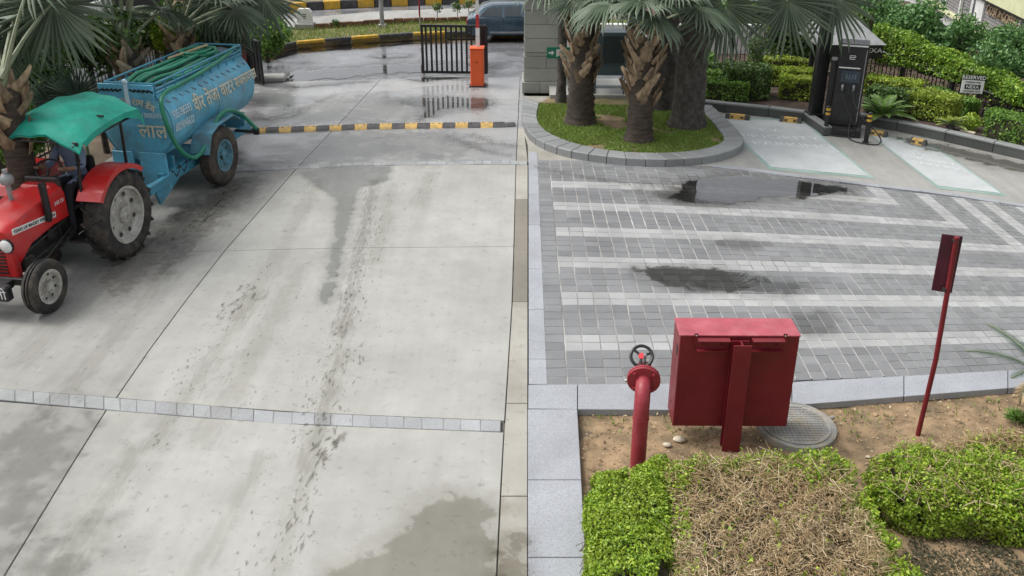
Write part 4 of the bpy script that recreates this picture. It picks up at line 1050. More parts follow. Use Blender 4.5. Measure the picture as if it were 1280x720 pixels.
# trees and building beyond the fence
def broad_tree(x, y, Y, h, R, label, n, seed, mk='tree', size=.14, sq=(1, 1, .8), z=0):
    b = at_y(x, y, Y); e = tag(empty('broadleaf_tree', (b.x, b.y, 0)), label, 'tree', 'trees beyond the fence'); r_ = np.random.default_rng(seed)
    cz = b.z; P, N = [], []
    for k in range(26):
        u_ = unit(r_.normal(0, 1, 3)); c = u_*R*np.array(sq)*r_.uniform(.35, .85); rr = R*r_.uniform(.28, .42)
        m_ = n//26; v = unit(r_.normal(0, 1, (m_, 3))); P.append(c+v*rr*r_.uniform(.55, 1.05, (m_, 1))); N.append(v)
    P = np.concatenate(P)+np.array([0, 0, cz]); leaf_cloud('crown', P, np.concatenate(N), size, K[mk], e, .55)
    MB().tube([(0, 0, 0), (.05, 0, cz*.5), (0, .05, cz)], [.14, .11, .06], 8).build('trunk', K['barkd'], e, smooth=True)
    for k in range(5):
        a = k*1.3; MB().tube([(0, 0, cz*.6), (R*.3*math.cos(a), R*.3*math.sin(a), cz*.9), (R*.6*math.cos(a), R*.6*math.sin(a), cz+R*.2)], [.06, .04, .015], 6).build('limb', K['barkd'], e)
    return e
broad_tree(1138, 42, 23.5, 3, 1.15, 'dense green tree behind the creeper hedge, right of the canopy', 14000, 1, size=.095)
broad_tree(1098, 24, 24.5, 3, .9, 'smaller green tree behind the canopy roof', 8000, 2, size=.09)
broad_tree(1205, 46, 22.5, 3, .75, 'thin greyish young tree in front of the white wall', 1800, 3, 'tree', .11)
broad_tree(1258, 72, 19.2, 3, .85, 'round bushy tree below the brown sign letters', 9000, 4, 'tree', .075)
broad_tree(1000, 28, 24.5, 3, 1.5, 'dark tree showing between the fan leaves above the bar fence', 6000, 5, 'hdark')
broad_tree(920, 26, 27, 3, 1.3, 'pale tree far behind the bar fence', 4500, 6, 'hmid')
bd = tag(empty('shop_building'), 'dark grey shop building with brown letters and a cream upper storey', 'building')
# facade runs away to the upper left of the view
f0, f1 = at_y(1290, 60, 21.5), at_y(1120, -20, 36.0); fz0 = 0.0
fd = Vector((f1.x-f0.x, f1.y-f0.y, 0)); FL = fd.length; fu = fd.normalized(); fn = Vector((-fu.y, fu.x, 0))
if fn.dot(CAM-f0) < 0: fn = -fn
frot = Matrix.Rotation(math.atan2(fu.y, fu.x), 3, 'Z'); fO = Vector((f0.x, f0.y, 0))-fu*3
FLn = FL+8
def onf(x, y):
    """facade coordinates (along, up) of the camera ray through an image pixel"""
    d = G(x, y)-CAM; t = (fO-CAM).dot(fn)/d.dot(fn); P = CAM+d*t
    return (P-fO).dot(fu), P.z
def fbox(name, s0, s1, z0, z1, th, m, out=0.0, parent=bd): return box(name, tuple(fO+fu*(s0+s1)/2+fn*(out+th/2)+Vector((0, 0, (z0+z1)/2))), (s1-s0, th, z1-z0), m, parent, frot)
_, zg = onf(1215, 30); _, zc_ = onf(1262, 14)
fbox('lower_wall', 0, FLn, 0, zg-.02, .3, K['bwhite'], -.4)
n_rows = 9; zt = zc_
for k in range(n_rows):
    a = zg+(zt-zg)*k/n_rows; b = zg+(zt-zg)*(k+1)/n_rows; fbox('cladding_panel', 0, FLn, a, b-.02, .1, K['bgrey'], -.1+.004*(k % 2))
fbox('wall_backing', 0, FLn, zg, zt+3, .2, K['blackm'], -.35)
fbox('cream_wall', 0, FLn*.42, zt+.06, zt+3.0, .3, K['bcream'], -.12); fbox('cornice', 0, FLn, zt, zt+.06, .25, K['blackm'], -.1)
fbox('string_course', 0, FLn, zg-.10, zg, .2, K['bcream'], -.05)
s_a, z_a = onf(1219, 17); s_b, z_b = onf(1230, 6)
wz = (z_a+z_b)/2
wn = fbox('window', min(s_a, s_b)-.2, max(s_a, s_b)+.35, wz-.42, wz+.42, .05, K['bwhite'], .012); fbox('pane', s_a-.05, s_a+.12, wz-.36, wz+.36, .03, K['glass'], .04, wn)
for sx in (onf(1272, 30)[0], onf(1180, 8)[0]):
    wn = fbox('window', sx-.3, sx+.3, wz-.45, wz+.45, .05, K['bwhite'], .012); fbox('pane', sx-.22, sx+.22, wz-.37, wz+.37, .03, K['glass'], .04, wn)
for sx in (onf(1261, 3)[0], onf(1278, 8)[0]):
    wn = fbox('window', sx-.28, sx+.28, zt+.55, zt+1.5, .05, K['bwhite'], .19); fbox('pane', sx-.2, sx+.2, zt+.63, zt+1.42, .03, K['glass'], .22, wn)
for sx in (onf(1203, 12)[0], onf(1170, 2)[0]): fbox('downpipe', sx-.05, sx+.05, zg, zt, .08, K['bwhite'], .02)
fbox('doorway', onf(1228, 36)[0], onf(1206, 28)[0], zg-1.4, zg-.14, .1, K['blackm'], -.04)
s_c, z_c = onf(1256, 21)
lettering('COSTA COFFEE', .36, K['boot'], bd, frame(fO+fu*s_c+fn*.06+Vector((0, 0, z_c)), -fu, (0, 0, 1)), .03)

# ---------------------------------------------------------------- left planting strip: kerb, palms, fence, dark greenery
LK = [Vector((-7.78, y, 0)) for y in (5, 8, 11)]+[Vector((-7.75+.055*(y-12), y, 0)) for y in (12, 15, 18, 20.2)]
low_wall('strip_kerb', 'low concrete kerb between the driveway and the palm strip', [p for p in LK], .13, .14, 'conc', 'conc')
sheet('planting_strip', [(-7.9, 2), (-7.85, 12), (-7.45, 20.3), (-10, 21.2), (-30, 20), (-30, 2)], .06, K['earth'], thick=.1)
LF = [Vector((-9.5, 6, .06)), Vector((-9.3, 12, .06)), Vector((-8.35, 20.4, .06))]
bar_fence('bar_fence', 'black bar fence behind the palms left of the tanker', LF, 1.7, .13, .06)
def screen_fan(e, head, cx, cy, Y, ax, nrm, R, m='fan', arc=280, droop=.25, nseg=34):
    c = at_y(cx, cy, Y); frond(head, c, ax, nrm, R, m, e, nseg=nseg, arc=arc, droop=droop, seed=cx*7+cy)
def left_palm(x, y, Y, label, hb, specs, r=.16, m='fan', group='fan palms beside the driveway', nb=22):
    hd = at_y(x, y, Y); e = tag(empty('fan_palm'), label, 'palm tree', group)
    palm_trunk((hd.x, hd.y, .05), hd.z, r*1.15, r, e, 'bark', sd=int(x*3+y))
    boots((hd.x, hd.y, 0), max(.1, hd.z-hb), hd.z+.05, r*.95, r*1.0, e, nb, .36, sd=int(x+y), out=.35)
    crown(e, hd+Vector((0, 0, .2)), specs, m, .06)
    return e, hd+Vector((0, 0, .2))
e1, hd1 = left_palm(158, 66, 15.4, 'fan palm with upright pale stalks behind the tanker front', .7, [(a, el, 1.5, .85) for a, el in ((20, 72), (75, 68), (130, 66), (190, 70), (250, 74), (310, 76), (345, 66), (160, 82), (40, 84))]+[(120, 20, 1.0, .8), (180, 10, 1.0, .8), (60, 25, 1.0, .8)])
e2, hd2 = left_palm(226, 50, 17.0, 'fan palm with shaggy tan head behind the middle of the tanker', .6, [(a, el, 1.4, .85) for a, el in ((35, 60), (90, 70), (150, 62), (205, 55), (270, 66), (320, 55))]+[(110, 15, 1.0, .8), (170, 20, 1.1, .8), (0, 18, 1.2, .85), (335, 35, 1.3, .85)])
for cx, cy, ax, R in ((262, 2, (.3, -.2, -1), .85), (300, 4, (.5, -.2, -.9), .9), (330, -4, (.75, -.2, -.8), .9)):
    screen_fan(e2, hd2, cx, cy, 17.6, ax, (.1, -1, .35), R)
e3, hd3 = left_palm(6, 118, 10.8, 'fan palm at the far left edge behind the tractor', .8, [(120, 30, 1.2, .9), (180, 20, 1.2, .9), (60, 60, 1.3, .9), (220, 45, 1.2, .9)], .17)
for cx, cy, Y, ax, R, dr in ((66, 4, 11.6, (.12, -.15, -1), .98, .12), (22, 12, 11.9, (-.25, -.1, -1), .9, .2), (2, 62, 12.0, (.05, -.25, -1), .78, .3), (-24, 52, 12.2, (.9, -.2, .25), .9, .3)):
    screen_fan(e3, hd3, cx, cy, Y, ax, (.12, -1, .3), R, 'fan', 300, dr, 38)
e4, hd4 = left_palm(-40, 30, 12.5, 'palm out beyond the left edge with fans hanging into view', .5, [(40, 20, 1.2, .9), (350, 5, 1.2, .9)], .16)
def low_fan(x, y, Y, label, fans, m='fan_d'):
    b = at_y(x, y, Y); e = tag(empty('low_fan_palm'), label, 'palm plant', 'low fan palms along the fence'); h = Vector((b.x, b.y, .15))
    MB().lathe([(.09, 0), (.10, .1), (.06, .22), (.001, .24)], 10).build('stump', K['barkd'], e).location = (b.x, b.y, .05)
    for cx, cy, ax, R in fans: screen_fan(e, h, cx, cy, Y-.1, ax, (.05, -1, .4), R, m, 260, .15)
low_fan(97, 130, 13.6, 'low dark fan palm behind the green tractor canopy', [(97, 122, (0, -.1, 1), .62), (62, 128, (-.3, -.1, .9), .55), (75, 150, (-.9, -.2, .2), .55), (50, 138, (-.8, -.2, -.3), .55)])
low_fan(275, 62, 18.3, 'low dark fan palm behind the tanker rear rail', [(272, 52, (.1, -.1, 1), .62), (292, 50, (.9, -.1, .3), .6), (255, 54, (-.8, -.1, .4), .55), (276, 56, (.6, -.3, -.6), .5)])
def shrub_mass(label, cx, cy, cz, sx, sy, sz, n, mk, size=.11, name='dark_shrub', grp='shrubs behind the left fence', sd=0):
    e = tag(empty(name, (cx, cy, 0)), label, 'shrub', grp); r_ = np.random.default_rng(sd+int(abs(cx*10)))
    P, N = [], []
    for k in range(14):
        u_ = unit(r_.normal(0, 1, 3)); c = u_*np.array([sx, sy, sz])*r_.uniform(.2, .7); rr = .45*np.array([sx, sy, sz]); m_ = n//14
        v = unit(r_.normal(0, 1, (m_, 3))); P.append(c+v*rr*r_.uniform(.6, 1.05, (m_, 1))); N.append(v)
    P = np.concatenate(P)+np.array([0, 0, cz]); N = np.concatenate(N); k = P[:, 2] > .06
    leaf_cloud('foliage', P[k], N[k], size, K[mk], e, .5); MB().tube([(0, 0, .03), (0, 0, cz+sz*.4)], [.06, .03], 6).build('stem', K['barkd'], e)
    return e
for i, (x, y, Y, s, mk) in enumerate([(40, 60, 14.5, (1.0, .6, 1.1), 'hdark'), (105, 40, 15.5, (1.0, .6, .9), 'hdark'), (130, 55, 17.2, (.8, .5, .5), 'hdark'), (190, 30, 18.0, (1.0, .6, .8), 'hdark'), (250, 30, 19.6, (1.1, .6, .9), 'hdark'), (20, 150, 12.0, (.6, .5, .7), 'hmid'), (205, 42, 17.6, (.35, .3, .35), 'hgreen')]):
    b = at_y(x, y, Y); shrub_mass(['dark shrub behind the fence, above the tractor canopy', 'dark shrub behind the fence, left of the upright palm', 'small dark shrub behind the tanker front', 'dark shrub between the two palms behind the tanker', 'dark shrub behind the shaggy palm', 'green shrub at the left edge behind the tractor', 'small bright shrub between the two palms'][i], b.x, b.y, b.z, *s, 3200, mk, .12, sd=i)
b = at_y(330, 28, 23.4); shrub_mass('bright green leafy bush below the hanging fan leaves by the road', b.x, b.y, .75, .85, .5, .75, 3600, 'hmid', .10, 'leafy_bush', None, 9)
b = at_y(300, 22, 24.5); shrub_mass('tall dark bush at the bend of the road behind the palm fans', b.x, b.y, 1.1, 1.3, .6, 1.2, 4500, 'hdark', .12, 'leafy_bush', None, 10)
# white wall with a red panel glimpsed through the fence
wl = tag(empty('white_wall'), 'white rendered wall glimpsed through the left fence', 'wall')
for k in range(5): box('wall_panel', (-12.4+.35*k, 12+2.4*k, .9), (.15, 2.3, 1.9), K['bwhite'], wl, Matrix.Rotation(-.13, 3, 'Z'))
bk = tag(empty('dark_backing_wall'), 'tall matt black wall behind the white wall and palms', 'wall')
for k in range(6): box('wall_panel', (-15+.5*k, 8+4*k, 2.6), (.3, 4.1, 5.2), K['blackm'], bk, Matrix.Rotation(-.13, 3, 'Z'))  # plain matt black panels closing the view behind the palms

# ---------------------------------------------------------------- water tanker and tractor
PHI = rad(-8.2); vd = Vector((math.sin(PHI), -math.cos(PHI), 0)); vl = Vector((math.cos(PHI), math.sin(PHI), 0)); P0 = Vector((-5.21, 13.93, 0))
def wheel(name, parent, c, R, wdt, rr, mt, mr, side, lugs=0, ribs=0, hub=.3, n=40):
    """wheel with its axle along x; side=+1 faces +x"""
    e = empty(name, c); e.parent = parent
    t = R-rr
    prof = [(rr, -wdt*.36), (rr+t*.25, -wdt*.47), (rr+t*.6, -wdt*.5), (R-t*.14, -wdt*.44), (R-.01, -wdt*.33)]
    if ribs:
        for k in range(ribs+1):
            x = -wdt*.33+wdt*.66*k/ribs
            if 0 < k < ribs: prof += [(R, x-.012), (R-.02, x-.008), (R-.02, x+.008), (R, x+.012)]
    else: prof += [(R, -wdt*.2), (R, wdt*.2)]
    prof += [(R-.01, wdt*.33), (R-t*.14, wdt*.44), (rr+t*.6, wdt*.5), (rr+t*.25, wdt*.47), (rr, wdt*.36)]
    mb = MB().lathe(prof, n, 'x')
    if lugs:
        for k in range(lugs):
            for s in (-1, 1):
                a = 2*pi*(k+(.5 if s > 0 else 0))/lugs; rot = Matrix.Rotation(a, 3, 'X')
                vs = []
                for (x, da, r) in ((.0, .10, R-.01), (0, .16, R-.01), (wdt*.47, -.08, R-.03), (wdt*.47, .02, R-.03), (.0, .11, R+.022), (0, .15, R+.022), (wdt*.49, -.05, R+.02), (wdt*.49, -.01, R+.012)):
                    q = Matrix.Rotation(a+da, 3, 'X') @ Vector((0, 0, r)); vs.append((x*s, q.y, q.z))
                mb.add(vs, [(0, 1, 3, 2), (4, 6, 7, 5), (0, 4, 5, 1), (2, 3, 7, 6), (0, 2, 6, 4), (1, 5, 7, 3)])
    mb.build('tyre', mt, e, smooth=True, angle=50)
    s = side
    rp = [(rr+.012, s*wdt*.40), (rr+.012, s*wdt*.43), (rr-.02, s*wdt*.42), (rr-.03, s*wdt*.25), (rr*.86, s*wdt*.16), (rr*.62, s*wdt*.12), (rr*.5, s*wdt*.20), (rr*hub, s*wdt*.22), (rr*hub, s*wdt*.34), (rr*hub*.8, s*wdt*.38), (.001, s*wdt*.38)]
    rm = MB().lathe(rp, 28, 'x').lathe([(rr-.01, -s*wdt*.38), (rr*.4, -s*wdt*.1), (.001, -s*wdt*.1)], 20, 'x')
    for k in range(8):
        a = 2*pi*k/8; rm.lathe([(.016, 0), (.016, s*.03), (.001, s*.03)], 6, 'x', (s*wdt*.14, rr*.42*math.cos(a), rr*.42*math.sin(a)))
    rm.m = 1
    for k in range(8):                                  # vent slots in the dish
        a = 2*pi*(k+.5)/8; rm.lathe([(rr*.085, s*wdt*.165), (rr*.085, s*wdt*.178), (.001, s*wdt*.178)], 10, 'x', (0, rr*.73*math.cos(a), rr*.73*math.sin(a)))
    rm.build('rim', [mr, K['engine']], e, smooth=True)
    return e
to = P0-vl*.85
tk = tag(empty('water_tanker', (to.x, to.y, 0), PHI), 'blue water tanker trailer with green hoses and painted lettering', 'tanker trailer')
TR, TZ, TF, TB = .61, 1.36, -1.06, 2.0
prof = [(.001, TF-.10), (TR*.35, TF-.085), (TR*.7, TF-.05), (TR*.93, TF-.005), (TR, TF+.05), (TR, TB-.05), (TR*.93, TB+.005), (TR*.6, TB+.07), (.001, TB+.10)]
MB().lathe(prof, 48, 'y', (0, 0, TZ)).build('tank', K['blue'], tk, smooth=True, angle=60)
for y in (TF+.05, -.45, .55, TB-.06): MB().lathe([(TR+.002, y-.02), (TR+.008, y-.015), (TR+.008, y+.015), (TR+.002, y+.02)], 48, 'y', (0, 0, TZ)).build('tank_band', K['blue'], tk, smooth=True)
# walkway on top
a0, a1 = rad(58), rad(122); vs, fs = [], []
for y in (TF+.02, TB-.02):
    for k in range(9):
        a = a0+(a1-a0)*k/8; vs.append(((TR+.012)*math.cos(a), y, TZ+(TR+.012)*math.sin(a)))
mb = MB().add(vs, [(k, k+1, 9+k+1, 9+k) for k in range(8)]); mb.build('walkway_plate', K['blue_g'], tk)
for y in np.arange(TF+.15, TB-.1, .21): MB().tube([((TR+.004)*math.cos(rad(38)), y, TZ+(TR+.004)*math.sin(rad(38))), ((TR+.004)*math.cos(rad(33)), y+.07, TZ+(TR+.004)*math.sin(rad(33)))], .010, 5).build('weld_tab', K['blue_g'], tk)
# rails
rz0, rz1 = TZ+.46, TZ+.68
for sx in (-.42, .42):
    for zc in (rz0+.06, (rz0+rz1)/2+.02, rz1): bar('rail', (sx, TF, zc), (sx, TB-.05, zc), .016, K['blue_d'], tk, 6)
    for y in np.linspace(TF, TB-.05, 11): bar('rail_post', (sx, y, TZ+.42), (sx, y, rz1), .013, K['blue_d'], tk, 6)
for y in (TF, TB-.05):
    for zc in (rz0+.06, (rz0+rz1)/2+.02, rz1): bar('rail', (-.42, y, zc), (.42, y, zc), .016, K['blue_d'], tk, 6)
# front end frame: pressed sheet below the dished end
box('front_board', (0, TF-.115, rz0+.12), (.92, .02, .22), K['blue'], tk, bevel=.004)
for k in range(5):
    for s in (-1, 1): box('board_slot', (s*(.11+.075*k), TF-.127, rz0+.13), (.10, .006, .03), K['blackm'], tk, Matrix.Rotation(s*.35, 3, 'Y'))
box('front_sheet', (.22, TF-.04, .62), (.46, .03, .62), K['blue'], tk, bevel=.006); box('front_sheet', (-.30, TF-.04, .62), (.36, .03, .62), K['blue'], tk, bevel=.006)
bar('breather_pipe', (.02, TF-.14, TZ+.35), (.02, TF-.14, TZ+.72), .032, K['bluew'], tk); MB().sphere((.02, TF-.14, TZ+.73), .045).build('pipe_cap', K['bluew'], tk, smooth=True)
# chassis
for sx in (-.42, .42): box('chassis_beam', (sx, .1, .50), (.09, 3.6, .14), K['blue_d'], tk, bevel=.006)
box('drawbar_plate', (.42, -1.15, .42), (.05, .7, .26), K['blue_d'], tk, Matrix.Rotation(.35, 3, 'X'), bevel=.004)
for sx in (-.3, .3): bar('drawbar', (sx, -1.4, .48), (0, -2.35, .42), .045, K['blue_d'], tk)
for y in (-.9, -.3, .9, 1.7): box('cradle', (0, y, .67), (.9, .06, .30), K['blue_d'], tk)
bar('axle', (-.8, .08, .50), (.8, .08, .50), .05, K['engine'], tk)
box('under_tank_box', (.35, -.7, .50), (.10, 1.0, .22), K['blue_d'], tk, bevel=.004)
for y0 in (-1.0, -.75): MB().tube([(.45, y0, .6), (.47, y0+.08, .48), (.46, y0+.2, .55), (.44, y0+.25, .63)], .012, 6).build('cable', K['engine'], tk, smooth=True)
wheel('wheel', tk, (.70, .12, .51), .51, .27, .27, K['rubber_d'], K['rimb'], 1, ribs=5)
wheel('wheel', tk, (-.70, .12, .51), .51, .27, .27, K['rubber_d'], K['rimb'], -1, ribs=5)
for sx in (-1, 1):                                # angular mudguards
    mb = MB(); pr_ = [(-.62, .72), (-.46, 1.02), (-.18, 1.10), (.38, 1.12), (.62, .98)]
    for (y0, z0_), (y1, z1_) in zip(pr_, pr_[1:]): mb.add([(sx*.52, y0+.12, z0_), (sx*.87, y0+.12, z0_), (sx*.87, y1+.12, z1_), (sx*.52, y1+.12, z1_), (sx*.52, y0+.12, z0_+.02), (sx*.87, y0+.12, z0_+.02), (sx*.87, y1+.12, z1_+.02), (sx*.52, y1+.12, z1_+.02)], [(0, 1, 2, 3), (4, 5, 6, 7), (0, 4, 5, 1), (1, 5, 6, 2), (2, 6, 7, 3), (3, 7, 4, 0)])
    mb.build('mudguard', K['rimb'], tk)
bar('tail_bracket', (.5, 1.2, .62), (.95, 1.2, .62), .03, K['engine'], tk); box('tail_lamp', (.9, 1.22, .62), (.1, .06, .12), K['engine'], tk)
# lettering wrapped on the tank side
def tank_text(txt, size, y0, ang0, m, bold=.0, slope=0.0, sx=1.0):
    me = text_mesh(txt, size, .003, 'LEFT', bold); bm = bmesh.new(); bm.from_mesh(me)
    for k in np.arange(-size, size, size*.12): bmesh.ops.bisect_plane(bm, geom=bm.verts[:]+bm.edges[:]+bm.faces[:], plane_co=(0, k, 0), plane_no=(0, 1, 0))
    for v in bm.verts:
        u, t, d = v.co.x*sx, v.co.y+slope*v.co.x, v.co.z; a = rad(ang0)+t/TR; r = TR+.010+d
        v.co = Vector((r*math.cos(a), y0+u, TZ+r*math.sin(a)))
    bm.to_mesh(me); bm.free(); return mesh_obj('lettering', me, m, tk)
tank_text('वीर तेजा वाटर', .31, -.30, 12, K['cream'], .005, sx=.92); tank_text('सपलायरस', .25, 1.20, 13, K['cream'], .004, sx=.92)
tank_text('9351385593', .18, -.97, 14, K['bluew'], .003, sx=.66); tank_text('8829046632', .18, -.97, -5, K['bluew'], .003, sx=.66)
def front_text(txt, size, x, z, m, rot=0.0, y=TF-.112): return lettering(txt, size, m, tk, frame((x, y, z), (math.cos(rot), 0, math.sin(rot)), (-math.sin(rot), 0, math.cos(rot))), .003, bold=.003)
for k, (tx, an) in enumerate([('जय', 125), ('बाबा', 105), ('राम', 75), ('देव', 52)]): front_text(tx, .15, {0:-.34,1:-.14,2:.16,3:.36}[k], TZ+.40-(.07 if k in (0,3) else 0), K['cream'], rad((an-90)*.6), TF-.115)
front_text('9351385593', .105, .28, TZ+.20, K['bluew']); front_text('लाल', .30, .34, TZ-.06, K['cream'])
# hoses
H_ = lambda pts, r, n=40: MB().tube(resample([Vector(p) for p in pts], n), r, 10).build('hose', K['hose'], tk, smooth=True)
H_([(.36, 1.85, TZ+.66), (.44, 1.2, TZ+.60), (.48, .3, TZ+.55), (.48, -.4, TZ+.52), (.47, -.85, TZ+.50), (.52, -1.10, TZ+.42), (.60, -1.20, TZ+.15), (.66, -1.12, TZ-.25), (.72, -.95, TZ-.50), (.75, -.72, TZ-.60), (.76, -.42, TZ-.52), (.76, .0, TZ-.27), (.76, .25, TZ-.16), (.76, .55, TZ-.17), (.80, .85, TZ-.30), (.88, 1.05, TZ-.52), (.97, 1.1, TZ-.66)], .036, 90)
for k, (x0, z0_) in enumerate(((-.25, .60), (-.1, .63), (.05, .64), (.2, .62), (.3, .58), (-.2, .66), (.12, .69))):
    H_([(x0*.6, -.95, TZ+z0_-.02), (x0, -.5, TZ+z0_+.03), (x0*1.1, 0, TZ+z0_), (x0+.05, .8, TZ+z0_+.03), (x0*.8, 1.6, TZ+z0_)], .032)
MB().tube(resample([Vector((.28*math.cos(a)+.02, 1.15+.35*math.sin(a), TZ+.66+.008*a)) for a in np.linspace(0, 12, 40)], 80), .03, 8).build('hose_coil', K['hose'], tk, smooth=True)
bar('wooden_pole', (-.2, .5, TZ+.72), (.12, 1.3, TZ+.80), .02, K['straw'], tk)

# tractor
tt = P0+vd*2.90-vl*.78
tr = tag(empty('farm_tractor', (tt.x, tt.y, 0), PHI), 'red farm tractor with a green canopy pulling the water tanker', 'tractor')
# local: -y forward; rear axle at y=0, front axle at y=-1.80
RW = .63
for sx in (-1, 1):
    wheel('rear_wheel', tr, (sx*.62, 0, RW), RW, .32, .40, K['rubber'], K['rim'], sx, lugs=17, n=48)
    wheel('front_wheel', tr, (sx*.62, -1.72, .35), .35, .18, .21, K['rubber'], K['rim'], sx, ribs=3, n=36)
    mb = MB(); n = 9                                 # rear mudguards
    for k in range(n):
        a0, a1 = rad(48+97*k/n), rad(48+97*(k+1)/n); r = RW+.10
        mb.add([(sx*.44, r*math.cos(a0), RW+r*math.sin(a0)), (sx*.80, r*math.cos(a0), RW+r*math.sin(a0)), (sx*.80, r*math.cos(a1), RW+r*math.sin(a1)), (sx*.44, r*math.cos(a1), RW+r*math.sin(a1))], [(0, 1, 2, 3)])
        mb.add([(sx*.44, 0, RW), (sx*.44, r*math.cos(a0), RW+r*math.sin(a0)), (sx*.44, r*math.cos(a1), RW+r*math.sin(a1))], [(0, 1, 2)])
        mb.add([(sx*.80, r*math.cos(a0), RW+r*math.sin(a0)), (sx*.80, r*math.cos(a1), RW+r*math.sin(a1)), (sx*.80, (r-.07)*math.cos(a1), RW+(r-.07)*math.sin(a1)), (sx*.80, (r-.07)*math.cos(a0), RW+(r-.07)*math.sin(a0))], [(0, 1, 2, 3)])
    mb.build('mudguard', K['tred'], tr)
# bonnet: lofted
secs = [(-1.72, .27, .66, 1.06), (-1.64, .30, .62, 1.13), (-1.40, .31, .78, 1.20), (-.95, .31, .84, 1.25), (-.62, .31, .84, 1.27)]
vs, fs = [], []; m = 9
for y, hw, zb, zt_ in secs:
    r = .10; ring = [(-hw, zb), (-hw, zt_-r), (-hw+r*.3, zt_-r*.3), (-hw+r, zt_), (0, zt_+.025), (hw-r, zt_), (hw-r*.3, zt_-r*.3), (hw, zt_-r), (hw, zb)]
    vs += [(x, y, z) for x, z in ring]
for i in range(len(secs)-1):
    for k in range(m-1): fs.append((i*m+k, i*m+k+1, (i+1)*m+k+1, (i+1)*m+k))
fs.append(tuple(range(m)))
bn = MB().add(vs, fs).build('bonnet', K['tred'], tr, smooth=True, angle=35)
box('front_panel', (0, -1.68, .60), (.58, .10, .40), K['tred'], tr, bevel=.02)
for k in range(9): box('grille_slat', (0, -1.738, .50+.045*k), (.34, .012, .020), K['blackm'], tr)
for sx in (-.235, .235):
    hl = MB().lathe([(.085, 0), (.085, -.03), (.06, -.05), (.001, -.055)], 16, 'y', (sx, -1.73, .88)).build('headlight', K['lens'], tr, smooth=True)
    MB().lathe([(.088, .01), (.098, -.02), (.088, -.03)], 16, 'y', (sx, -1.73, .88)).build('headlight_ring', K['black'], hl)
box('side_decal', (.315, -1.28, 1.005), (.006, .82, .075), K['white'], bn, Matrix.Rotation(-.10, 3, 'X')); box('side_decal', (-.315, -1.28, 1.005), (.006, .82, .075), K['white'], bn, Matrix.Rotation(-.10, 3, 'X'))
lettering('YEARS OF MASSEY FERGUSON', .058, K['blackm'], bn, frame((.320, -1.28, 1.003), (0, 1, -.10), (0, .10, 1)), .001, bold=.001)
lettering('245 DI', .07, K['white'], bn, frame((.316, -.76, 1.09), (0, 1, 0), (0, 0, 1)), .001, bold=.001)
# engine and running gear
box('engine_block', (0, -1.1, .66), (.34, 1.1, .42), K['engine'], tr, bevel=.02); box('gearbox', (0, -.25, .62), (.36, .9, .40), K['engine'], tr, bevel=.03)
box('sump', (0, -1.0, .42), (.24, .8, .12), K['engine'], tr, bevel=.02); box('front_axle', (0, -1.72, .40), (1.1, .10, .10), K['engine'], tr, bevel=.01)
bar('rear_axle', (-.6, 0, RW), (.6, 0, RW), .09, K['engine'], tr)
for y, z, r in ((-1.45, .72, .06), (-1.2, .80, .05), (-.95, .70, .07), (-.75, .82, .05)): MB().lathe([(.001, .17), (r, .17), (r, .24), (.001, .24)], 12, 'x', (0, y, z)).build('engine_part', K['engine'], tr)
for p, q in (((.2, -1.6, .62), (.24, -.6, .78)), ((.24, -1.5, .50), (.24, -.4, .60)), ((.2, -1.3, .85), (.22, -.7, .9)), ((.4, -1.7, .42), (.26, -.5, .66))): bar('engine_rod', p, q, .018, K['engine'], tr, 6)
box('battery_box', (.27, -1.52, .55), (.12, .16, .2), K['engine'], tr, bevel=.01); box('footboard', (.42, -.45, .46), (.34, .4, .03), K['engine'], tr); box('footboard', (-.42, -.45, .46), (.34, .4, .03), K['engine'], tr)
bm_ = box('bumper', (0, -2.02, .38), (.74, .12, .20), K['blackm'], tr, bevel=.02); box('bumper_bracket', (0, -1.9, .40), (.5, .22, .10), K['blackm'], tr)
lettering('जाट ती', .17, K['white'], bm_, frame((.14, -2.085, .375), (1, 0, 0), (0, 0, 1)), .002)
# exhaust, intake, mirror, dash, steering
MB().tube([(.34, -1.06, .95), (.36, -1.06, 1.0), (.36, -1.06, 1.46)], [.04, .045, .05], 10).build('exhaust', K['black'], tr, smooth=True)
MB().lathe([(.03, 1.2), (.03, 1.45), (.075, 1.47), (.09, 1.52), (.075, 1.57), (.03, 1.6), (.03, 1.66), (.001, 1.66)], 14, 'z', (-.05, -1.15, 0)).build('air_cleaner', K['galv'], tr, smooth=True)
box('dashboard', (0, -.58, 1.20), (.5, .08, .34), K['engine'], tr, bevel=.02)
MB().tube([Vector((.19*math.cos(a), -.42+.09*math.sin(a), 1.42+.17*math.sin(a)*.6)) for a in np.linspace(0, 2*pi, 25)], .014, 6, False).build('steering_wheel', K['blackm'], tr, smooth=True); bar('steering_column', (0, -.58, 1.2), (0, -.42, 1.41), .02, K['blackm'], tr)
box('fuel_tank', (0, -.66, 1.24), (.46, .2, .12), K['tred'], tr, bevel=.03)
box('seat_pan', (0, .02, 1.02), (.46, .44, .09), K['blackm'], tr, bevel=.03); box('seat_back', (0, .25, 1.22), (.44, .08, .36), K['blackm'], tr, bevel=.03); box('seat_post', (0, .05, .85), (.14, .2, .3), K['engine'], tr)
for sx in (-.44, .44):
    bar('toolbox_rail', (sx, -.3, 1.28), (sx, .3, 1.28), .014, K['tred'], tr)
